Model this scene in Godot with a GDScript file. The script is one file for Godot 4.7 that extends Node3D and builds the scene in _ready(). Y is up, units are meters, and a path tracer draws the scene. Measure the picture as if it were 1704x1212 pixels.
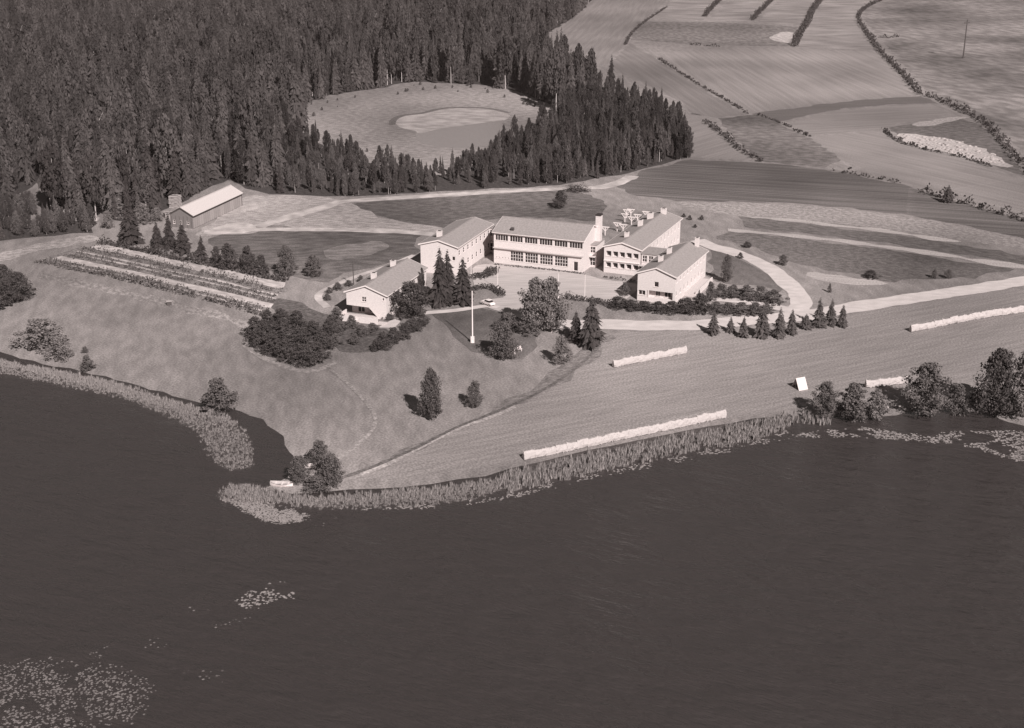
extends Node3D
# Lakeside school seen from the air. Units are metres, y is up; the lake surface is y = 0.

const SHORE := [-366.0, -267.5, -106.0, -247.5, -96.2, -239.5, -87.6, -233.9, -78.6, -229.7, -69.6, -224.5, -60.7, -218.6, -53.4, -213.8, -47.2, -211.1, -42.0, -207.1, -38.0, -201.2, -35.5, -195.2, -33.8, -190.5, -33.6, -185.0, -35.1, -182.3, -37.4, -181.2, -37.6, -179.8, -33.3, -177.7, -27.3, -178.3, -22.2, -179.8, -13.4, -180.8, -4.7, -183.9, 2.6, -188.3, 10.1, -192.8, 19.8, -197.5, 30.0, -202.5, 39.4, -206.3, 45.8, -208.7, 49.7, -208.1, 54.5, -207.1, 58.4, -206.8, 63.8, -208.4, 68.4, -210.5, 74.8, -211.6, 78.9, -208.9, 81.7, -205.3, 84.6, -202.5, 90.5, -197.5, 350.5, -167.5]
const D := {
	"hay_meadow": [-26.3, -182.1, -19.3, -187.4, -14.2, -193.7, -8.9, -200.9, -1.2, -208.5, 5.5, -216.5, 12.2, -227.8, 16.4, -235.1, 18.2, -245.2, 36.9, -247.8, 68.3, -257.6, 110.0, -273.3, 95.1, -220.2, 77.0, -215.7, 66.2, -213.8, 57.4, -211.4, 49.3, -211.0, 39.7, -208.2, 30.3, -204.9, 20.1, -200.3, 10.2, -195.5, 2.6, -191.2, -4.7, -186.8, -13.6, -183.3, -22.4, -182.4],
	"ditch_edge": [-26.4, -182.4, -19.4, -188.7, -14.3, -195.4, -9.0, -202.6, -1.2, -211.1, 5.0, -218.9, 8.3, -224.0, 5.5, -216.5, -1.2, -208.0, -8.9, -199.9, -14.2, -192.8, -19.3, -186.9],
	"dark_bank": [-21.0, -186.5, -14.3, -195.4, -7.0, -203.8, -0.2, -213.2, 7.2, -224.8, 13.8, -237.4, 19.2, -243.3, 18.1, -243.9, 16.8, -237.5, 13.9, -230.2, 7.1, -218.2, -0.2, -209.0, -7.0, -201.9, -14.2, -193.5],
	"lawn": [-16.0, -256.0, -11.1, -258.3, -6.3, -260.1, -2.6, -256.6, 1.2, -255.9, 5.5, -243.4, 2.0, -230.9, -2.4, -230.7, -6.9, -235.1, -11.1, -243.3],
	"pasture": [-72.4, -314.1, -62.6, -325.1, -43.1, -323.3, -23.6, -319.2, -22.3, -311.8, -22.3, -299.5, -28.5, -291.9, -36.4, -284.7, -39.5, -278.1, -45.8, -281.3, -54.8, -288.2, -65.5, -302.1],
	"dark_field": [-42.5, -350.8, -24.5, -356.4, -3.6, -362.9, 13.0, -368.1, 21.7, -360.6, 25.3, -353.4, 22.4, -331.8, 7.3, -335.5, -2.1, -335.6, -15.8, -324.5, -24.2, -328.1, -32.4, -335.6, -38.5, -343.4],
	"sand_yard": [-76.3, -319.8, -76.1, -329.4, -72.8, -355.7, -67.2, -360.8, -57.4, -360.8, -49.6, -357.2, -42.5, -351.5, -37.5, -341.4, -30.6, -333.1, -15.8, -323.3, -23.6, -318.6, -43.2, -323.9, -62.8, -326.3, -63.1, -319.8, -73.6, -317.5],
	"bog": [-79.9, -496.0, -76.3, -520.5, -69.2, -537.7, -56.4, -552.4, -40.7, -572.0, -27.9, -566.7, -12.9, -563.3, 4.3, -542.4, 16.4, -508.7, 17.3, -486.2, 9.9, -465.9, -0.4, -443.1, -16.2, -392.7, -28.3, -388.2, -43.8, -403.7, -59.8, -428.6, -71.9, -459.4],
	"far_light": [9.3, -709.5, 26.1, -826.7, 52.5, -952.7, 71.4, -1052.9, 126.8, -1061.7, 90.0, -875.4, 68.1, -772.9, 57.0, -695.6, 42.3, -619.1, 28.9, -611.4, 17.4, -631.0],
	"strip_one": [87.9, -846.5, 121.7, -1018.1, 164.4, -1025.3, 113.1, -821.2],
	"strip_two": [115.8, -820.8, 166.7, -1025.5, 197.8, -1027.1, 140.4, -810.3],
	"strip_three": [143.2, -806.6, 201.4, -1027.0, 231.7, -1024.6, 165.2, -789.1],
	"strip_four": [166.4, -783.2, 234.7, -1024.2, 272.5, -1017.3, 233.6, -921.1, 205.9, -826.4, 189.3, -727.8, 185.2, -681.6, 170.3, -687.8, 143.3, -695.3],
	"dark_strip": [74.6, -820.2, 112.2, -814.5, 162.4, -780.5, 142.4, -695.3, 90.9, -700.7, 61.5, -721.7],
	"bare_patch": [136.1, -729.6, 144.9, -753.4, 154.2, -755.9, 145.0, -714.8, 139.3, -714.5],
	"mid_field": [75.3, -668.7, 104.2, -686.6, 140.8, -690.4, 185.5, -679.3, 173.5, -606.0, 161.2, -535.2, 146.2, -527.6, 120.3, -515.6, 99.8, -503.3, 87.1, -496.4, 78.0, -557.1, 68.6, -640.8],
	"mid_field_west": [42.6, -615.3, 60.7, -704.1, 67.2, -640.7, 76.7, -557.1, 85.4, -494.0, 74.1, -487.2, 65.4, -495.2, 66.0, -518.6, 55.4, -564.6],
	"dark_patch": [74.0, -486.0, 89.5, -492.4, 94.0, -472.3, 98.4, -448.0, 101.0, -409.4, 92.9, -397.8, 76.3, -406.7, 73.7, -439.1],
	"grass_band": [87.1, -493.8, 99.5, -502.0, 120.3, -515.6, 146.2, -527.6, 160.3, -532.0, 160.6, -513.2, 141.9, -511.3, 122.0, -502.9, 103.1, -486.2, 92.4, -474.9],
	"curve_field": [103.6, -483.6, 121.0, -498.9, 141.2, -508.4, 158.8, -508.9, 157.4, -488.0, 135.5, -470.8, 126.4, -459.9, 98.9, -450.1, 96.1, -472.1],
	"east_field": [209.1, -833.6, 239.2, -935.9, 277.2, -1026.9, 416.1, -1021.2, 162.1, -379.4, 159.9, -419.4, 164.0, -468.7, 163.7, -501.4, 163.6, -535.1, 179.3, -627.0, 192.6, -715.9],
	"spoil_dark": [128.6, -462.0, 142.3, -472.7, 159.3, -480.1, 161.4, -460.6, 152.3, -405.4, 147.9, -385.8, 146.1, -387.4, 142.8, -404.0, 135.7, -422.5, 128.6, -445.3],
	"spoil_stone": [129.4, -451.8, 137.0, -446.8, 145.4, -435.7, 149.0, -417.1, 148.6, -398.7, 143.5, -400.6, 136.1, -417.8, 128.2, -432.9],
	"spoil_ridge": [138.2, -469.4, 155.1, -480.4, 162.6, -481.2, 158.1, -476.4, 143.0, -464.2],
	"slope_field": [101.3, -408.5, 98.4, -448.0, 125.9, -457.7, 126.7, -438.1, 135.3, -415.1, 144.4, -382.7, 146.9, -357.3, 139.2, -337.0, 131.3, -338.9, 121.0, -357.2, 112.6, -373.5, 106.8, -383.9],
	"wood_edge_field": [64.3, -500.3, 72.7, -484.9, 73.0, -437.1, 75.1, -408.6, 55.4, -415.2],
	"ploughed": [29.4, -370.5, 37.1, -392.4, 54.9, -411.2, 79.5, -404.7, 96.3, -390.8, 109.2, -373.5, 119.2, -351.6, 134.0, -323.3, 128.4, -308.5, 111.7, -327.5, 99.8, -338.8, 86.2, -346.7, 71.4, -351.5, 55.6, -352.8, 44.6, -354.2, 33.9, -359.9],
	"stubble": [43.8, -350.0, 55.4, -351.4, 71.1, -350.1, 85.8, -344.7, 105.7, -332.5, 128.4, -308.5, 125.2, -300.0, 107.1, -312.9, 95.1, -321.5, 79.2, -329.4, 58.1, -338.1, 49.4, -342.0],
	"dark_crop": [57.5, -336.2, 69.3, -332.5, 81.1, -324.5, 94.2, -318.1, 122.8, -293.9, 121.0, -289.0, 103.1, -300.0, 91.5, -308.0, 79.0, -315.2, 57.6, -325.7],
	"pale_strip": [58.7, -336.2, 69.8, -335.0, 79.2, -329.4, 95.0, -321.0, 106.8, -311.8, 105.0, -310.7, 94.2, -318.1, 79.9, -325.7, 69.2, -331.8],
	"crop_track": [53.3, -324.5, 65.5, -319.8, 78.6, -313.5, 91.0, -306.4, 113.8, -291.4, 115.1, -287.6, 111.5, -288.5, 90.3, -303.7, 78.0, -310.7, 65.0, -317.5, 52.9, -321.5],
	"dark_crop_east": [48.6, -314.1, 53.2, -321.0, 64.8, -316.3, 77.7, -309.6, 90.0, -302.6, 111.1, -287.6, 99.9, -281.4, 86.6, -280.5, 82.0, -277.8, 76.7, -282.4, 68.6, -287.1, 63.3, -293.9, 57.3, -306.4],
	"orchard_soil": [-50.7, -264.7, -46.1, -266.3, -37.6, -258.5, -29.4, -249.4, -24.6, -248.1, -23.8, -238.4, -30.3, -236.6, -34.7, -239.9, -41.2, -250.0],
	"potato_plot": [-104.4, -288.6, -91.2, -280.8, -74.2, -269.7, -59.6, -259.7, -50.4, -252.2, -50.3, -248.1, -62.9, -258.1, -76.2, -267.9, -91.6, -277.6, -103.3, -284.4],
	"sand_patch_a": [-73.8, -318.6, -72.8, -324.5, -70.6, -328.1, -66.2, -330.0, -63.1, -324.5, -65.3, -319.8, -70.1, -318.1],
	"sand_patch_b": [-71.4, -344.7, -68.8, -351.5, -65.3, -352.9, -64.0, -347.4, -67.4, -343.4, -70.0, -340.8],
	"sand_bank": [-123.6, -354.3, -124.4, -365.2, -122.4, -365.9, -114.9, -353.6, -108.8, -342.1, -104.6, -331.8, -110.6, -331.8, -118.1, -342.1],
	"pasture_light": [-43.4, -303.2, -35.9, -310.7, -30.1, -310.2, -28.9, -304.2, -34.5, -298.0, -40.4, -295.9],
	"loop_lawn": [46.2, -303.2, 50.9, -296.9, 55.1, -287.1, 57.1, -277.8, 56.8, -269.4, 54.9, -273.5, 49.6, -276.0, 44.7, -277.8, 43.1, -280.5],
	"pale_wedge": [64.8, -284.7, 71.5, -282.4, 79.5, -277.8, 72.6, -276.1, 67.4, -278.7],
	"main_road": [125.5, -287.1, 109.9, -278.7, 88.4, -269.0, 73.2, -263.1, 65.1, -259.3, 57.1, -256.0, 47.2, -253.5, 37.3, -250.8, 27.9, -250.1, 17.3, -250.4, 10.3, -250.2, 4.5, -254.2, 0.7, -260.1],
	"loop_drive": [56.2, -256.0, 58.7, -262.5, 59.3, -269.4, 58.9, -277.8, 57.3, -287.1, 54.8, -295.4, 51.0, -302.1, 46.9, -307.4, 44.1, -312.9],
	"garden_path": [40.9, -266.6, 46.5, -264.7, 53.3, -261.3, 56.6, -258.1],
	"foot_path": [-19.4, -256.1, -16.3, -257.1, -11.1, -258.3, -5.3, -260.8, -2.7, -260.0],
	"farm_track": [-75.1, -321.0, -62.3, -323.3, -43.0, -322.7, -29.7, -321.5, -16.3, -317.5],
	"forest_track": [-62.7, -325.7, -56.8, -335.6, -49.1, -346.7, -45.1, -352.9, -34.2, -356.4, -18.3, -360.7, -2.0, -365.1, 13.0, -368.1, 24.8, -370.5, 32.2, -380.2, 34.8, -386.2],
	"west_track": [-120.8, -293.9, -115.1, -301.1, -110.0, -306.9, -104.6, -312.0, -100.2, -315.8],
	"shore_path": [-34.1, -191.2, -31.2, -194.2],
	"border_path": [-37.4, -261.4, -40.0, -267.1, -39.9, -271.1, -37.4, -276.3, -33.0, -283.3, -28.3, -289.5, -22.3, -299.5],
	"meadow_edge": [-22.6, -184.0, -18.4, -187.5, -14.2, -193.1, -8.9, -200.1, -2.2, -206.4, 0.8, -210.1],
	"meadow_ditch": [-26.0, -182.2, -19.3, -187.6, -14.2, -193.7, -8.9, -200.9, -1.2, -209.0, 5.5, -217.3, 11.6, -227.8, 16.0, -237.5],
	"meadow_line": [-35.3, -223.9, -30.3, -218.1, -25.6, -212.4, -20.0, -206.4],
	"orchard_edge": [-50.8, -241.6, -46.9, -235.7, -42.8, -230.7, -37.9, -227.0, -34.7, -227.4, -31.9, -231.5],
	"main_bed": [-3.9, -291.4, 1.1, -289.5, 6.4, -287.6, 11.6, -285.6, 16.0, -283.8],
	"loggia_bed": [19.8, -281.4, 23.0, -279.6, 26.2, -277.8],
	"trodden": [-33.2, -228.6, -27.1, -217.4, -22.2, -204.0, -24.5, -193.1, -27.9, -186.7, -29.9, -183.6],
	"long_rack": [1.8, -190.0, 35.2, -207.1],
	"short_rack": [18.2, -228.1, 32.1, -235.6],
	"east_rack": [76.9, -247.2, 85.6, -251.3, 93.8, -254.8, 104.7, -258.6],
	"shore_rack": [61.4, -219.1, 65.7, -220.0, 69.1, -221.5],
	"hedge_top": [-97.7, -310.4, -90.2, -306.2, -81.7, -300.6, -72.0, -294.0, -62.8, -288.5, -53.7, -282.0, -48.0, -278.8],
	"hedge_bottom": [-107.5, -295.6, -98.0, -290.2, -88.4, -284.8, -78.9, -278.4, -69.7, -272.1, -60.9, -266.0, -53.0, -260.1, -48.8, -257.0],
	"row_a": [-100.0, -310.9, -84.5, -300.6, -69.9, -290.7, -59.1, -283.0, -48.8, -275.9],
	"row_b": [-103.2, -303.9, -88.6, -295.2, -72.4, -283.8, -60.3, -275.6, -49.6, -268.8],
	"row_c": [-104.8, -301.5, -89.1, -292.1, -73.1, -281.3, -59.6, -272.0, -50.3, -265.8],
	"row_d": [-105.9, -298.3, -89.4, -288.2, -73.4, -277.2, -60.1, -268.2, -50.2, -261.7],
	"row_f": [-105.0, -299.6, -89.3, -290.4, -73.3, -279.2, -59.8, -270.1, -50.2, -263.5],
	"row_e": [-101.7, -307.3, -85.0, -296.9, -70.4, -286.7, -59.8, -279.7, -49.3, -272.7],
	"front_hedge": [10.9, -265.7, 15.1, -264.2, 19.3, -262.0, 21.5, -262.0],
	"spruce_bed_hedge": [-8.3, -270.7, -6.6, -272.9, -4.3, -272.5, -2.8, -269.9, -2.0, -267.3],
	"court_hedge": [-8.6, -281.4, -7.3, -280.5, -5.7, -281.9, -4.5, -284.2, -4.2, -287.1],
	"hr_north_a": [150.8, -992.4, 134.3, -921.3, 116.5, -841.8],
	"hr_north_b": [184.9, -985.1, 160.2, -887.8, 141.4, -816.8],
	"hr_north_c": [216.4, -973.9, 188.5, -873.0, 172.3, -807.1, 153.7, -740.1, 142.4, -695.3],
	"hr_strip": [90.0, -698.0, 104.9, -691.7],
	"hr_ditch": [68.3, -640.8, 72.9, -598.3, 78.0, -557.1, 82.8, -523.4, 86.2, -493.9],
	"hr_ditch_low": [89.3, -491.1, 94.5, -474.7, 97.2, -457.0, 99.0, -447.9],
	"hr_bank": [68.2, -480.3, 70.8, -456.8, 72.5, -428.7, 75.5, -406.7],
	"hr_east": [263.7, -978.4, 237.5, -921.1, 207.7, -833.5, 190.7, -740.1, 179.7, -665.9, 171.1, -601.8, 161.4, -540.2, 163.7, -523.8, 163.7, -501.4, 164.0, -474.8, 159.6, -443.1, 154.1, -410.6, 149.8, -383.4],
	"hr_slope": [94.1, -392.5, 100.5, -386.5, 107.1, -378.2, 109.8, -375.9],
	"hr_slope_low": [111.7, -364.4, 115.1, -359.3, 119.2, -351.6, 124.0, -342.1, 130.3, -329.4],
	"hr_spur": [190.5, -735.1, 198.5, -732.7, 206.1, -735.1],
	"hr_spoil": [126.4, -459.9, 125.4, -439.3, 130.4, -423.8, 137.8, -411.3, 142.4, -397.3],
	"hr_track": [57.0, -695.6, 65.7, -756.4, 79.5, -823.1, 100.8, -905.2],
	"forest": [-172.5, -294.4, -138.5, -300.8, -121.7, -312.0, -114.6, -316.3, -102.6, -319.8, -103.4, -329.4, -109.5, -343.4, -119.5, -360.8, -124.7, -365.9, -124.5, -357.2, -121.0, -343.4, -115.6, -333.1, -118.9, -329.4, -134.5, -357.2, -134.3, -375.8, -126.3, -377.4, -112.5, -353.6, -102.7, -333.1, -93.2, -331.8, -90.3, -344.7, -88.0, -351.5, -85.0, -367.4, -80.2, -381.4, -73.4, -369.7, -66.0, -362.9, -50.7, -359.3, -34.6, -360.7, -18.5, -365.1, -0.3, -369.7, 13.2, -373.6, 23.7, -381.9, 33.9, -390.6, 44.9, -403.6, 55.4, -415.2, 58.5, -439.9, 59.3, -471.3, 51.5, -511.1, 39.5, -549.7, 24.8, -577.0, 14.0, -602.5, 5.7, -653.0, 15.3, -733.9, 40.2, -861.5, 54.6, -952.8, 78.3, -1120.6, -611.8, -1121.6],
	"ring": [-71.9, -459.4, -48.3, -429.3, -30.0, -413.5, -15.6, -426.3, -0.4, -465.4, 11.2, -477.6, 18.0, -489.9, 18.4, -519.2, 38.3, -549.7, 51.5, -511.1, 59.3, -471.3, 58.5, -439.9, 55.4, -415.2, 44.9, -403.6, 33.9, -390.6, 23.7, -381.9, 13.2, -373.6, -0.3, -369.7, -18.5, -365.1, -34.6, -360.7, -49.8, -358.6, -62.5, -372.0, -70.8, -413.9],
	"scrub": [-140.6, -289.8, -121.5, -311.5, -114.4, -315.8, -102.1, -319.2, -104.5, -329.4, -115.6, -333.1, -123.1, -342.1, -133.3, -353.6, -134.1, -346.7, -150.8, -313.2],
	"pond": [-42.0, -480.1, -39.0, -489.0, -33.2, -493.4, -26.1, -504.2, -17.3, -507.4, -8.3, -505.3, -1.5, -496.7, -3.0, -483.0, -3.3, -465.3, -2.8, -446.2, -10.1, -432.9, -19.6, -430.2, -28.6, -435.8, -32.0, -448.5, -33.1, -459.6, -38.7, -466.0],
	"pond_overlay": [-42.0, -480.1, -39.0, -489.0, -33.2, -493.4, -26.1, -504.2, -17.3, -507.4, -8.3, -505.3, -1.5, -496.7, -3.0, -483.0, -15.1, -472.7, -24.2, -464.9, -30.8, -455.3, -33.1, -459.6, -38.7, -466.0],
	"pond_bank": [-41.8, -470.4, -41.9, -481.3, -39.1, -490.3, -33.3, -494.6, -26.2, -505.6, -17.3, -508.7, -8.3, -506.6, -1.3, -497.9],
	"bog_edge": [-79.9, -496.0, -76.3, -520.5, -69.2, -537.7, -56.4, -552.4, -40.7, -572.0, -27.9, -566.7, -12.9, -563.3, 4.3, -542.4, 16.4, -508.7, 17.3, -486.2, 11.6, -495.9, 1.8, -521.5, -17.2, -542.1, -39.0, -546.2, -57.4, -515.8, -63.5, -490.7, -62.9, -460.2, -48.9, -434.3, -30.5, -420.3, -28.3, -388.2, -43.8, -403.7, -59.8, -428.6, -71.9, -459.4],
	"forecourt": [-8.8, -288.0, -7.0, -291.4, -4.0, -291.4, 6.4, -287.6, 16.1, -283.3, 19.4, -279.6, 26.8, -276.0, 24.7, -268.3, 21.9, -263.9, 16.4, -264.6, 10.9, -266.5, 6.6, -268.2, 3.4, -264.9, 2.9, -257.1, 0.7, -255.5, -2.4, -257.3, -5.6, -260.9, -4.9, -264.8, -2.0, -266.5, -1.8, -269.9, -3.8, -274.2, -7.9, -275.5],
	"a_patio": [-26.1, -248.9, -23.9, -252.8, -22.3, -254.2, -21.9, -252.0, -22.8, -248.7],
	"reed_west": [-100.9, -239.7, -95.1, -236.2, -87.0, -232.1, -78.2, -228.2, -69.2, -223.3, -60.3, -217.0, -53.0, -212.1, -47.8, -209.0, -43.1, -202.2, -40.5, -195.2, -39.3, -188.7, -41.0, -186.2, -44.1, -186.9, -47.5, -192.2, -50.1, -198.6, -53.4, -203.8, -59.0, -209.1, -67.3, -215.9, -75.8, -220.2, -84.6, -224.4, -92.5, -228.6, -97.9, -231.5],
	"reed_point": [-43.2, -179.7, -41.5, -181.9, -37.2, -180.4, -30.7, -177.6, -25.5, -177.8, -18.6, -179.4, -9.9, -180.7, -2.0, -184.1, 0.7, -185.4, -0.6, -179.8, -4.5, -176.5, -9.6, -174.6, -18.1, -173.3, -24.9, -172.8, -30.1, -173.5, -35.5, -175.2, -38.9, -174.8, -42.3, -176.2],
	"reed_south": [-2.0, -183.9, 4.4, -188.0, 13.9, -193.2, 23.7, -197.9, 34.0, -202.6, 44.6, -207.5, 46.4, -206.4, 44.0, -201.3, 35.9, -196.0, 24.9, -191.1, 13.4, -185.6, 4.2, -180.3, -0.6, -177.8],
	"reed_east": [45.2, -208.0, 49.6, -207.5, 52.3, -206.2, 51.7, -204.2, 47.0, -204.4, 44.6, -204.7],
	"mat_point": [-42.0, -177.6, -39.2, -176.5, -35.6, -175.8, -31.8, -173.8, -29.0, -172.0, -27.9, -170.2, -29.5, -169.0, -32.7, -168.5, -35.5, -169.9, -38.5, -172.9, -40.6, -175.0],
	"lily_fringe": [-22.5, -174.4, -9.7, -175.4, -1.9, -177.5, 5.2, -182.1, 14.4, -186.9, 25.0, -191.8, 36.0, -197.0, 44.7, -202.3, 46.2, -199.9, 36.6, -194.7, 25.6, -189.4, 14.2, -184.3, 5.1, -179.4, -1.9, -175.9, -9.6, -173.6, -21.5, -172.9],
	"lily_east": [44.5, -200.3, 51.6, -202.6, 57.6, -203.6, 61.2, -202.2, 65.3, -200.9, 66.3, -199.4, 70.9, -202.0, 75.8, -202.1, 84.4, -201.9, 87.2, -199.0, 82.6, -186.4, 78.4, -188.8, 73.2, -193.7, 69.2, -196.0, 64.7, -197.0, 60.1, -197.9, 53.2, -199.1, 47.8, -198.6],
	"lily_gap": [71.2, -199.1, 73.5, -200.8, 76.3, -200.7, 77.7, -198.9, 75.1, -196.9, 72.3, -196.9],
	"lily_lone": [-28.5, -170.5, -26.4, -171.2, -24.5, -170.6, -24.7, -168.8, -26.8, -167.6, -28.4, -168.7],
	"lily_a": [-34.4, -147.5, -32.5, -150.8, -29.4, -152.6, -27.6, -150.8, -26.9, -147.1, -29.8, -145.8, -32.7, -145.6],
	"lily_b": [-37.0, -141.6, -35.0, -142.4, -32.1, -144.1, -32.0, -143.0, -34.8, -141.3, -36.5, -140.8],
	"lily_c": [-40.0, -145.2, -38.9, -146.9, -37.3, -146.4, -37.3, -144.4, -38.7, -144.1],
	"lily_d": [-43.5, -137.5, -41.5, -139.2, -38.8, -139.7, -38.7, -138.2, -38.9, -135.8, -40.8, -133.3, -42.6, -134.1],
	"lily_e": [-49.1, -135.8, -47.4, -137.1, -44.7, -136.4, -44.5, -134.8, -47.2, -134.1],
	"lily_f": [-61.8, -130.7, -55.0, -134.6, -48.6, -134.1, -43.7, -132.5, -39.8, -129.5, -39.0, -124.9, -42.1, -120.6, -57.2, -118.6],
	"lily_g": [-35.8, -132.6, -33.1, -132.6, -32.1, -129.7, -34.1, -129.3, -37.4, -130.7],
	"orchard": [-53.7, -259.4, -49.5, -264.6, -40.8, -264.1, -35.2, -258.3, -31.2, -254.5, -24.9, -250.8, -26.1, -239.5, -33.5, -244.6, -38.2, -244.8, -44.0, -245.1],
}
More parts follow.
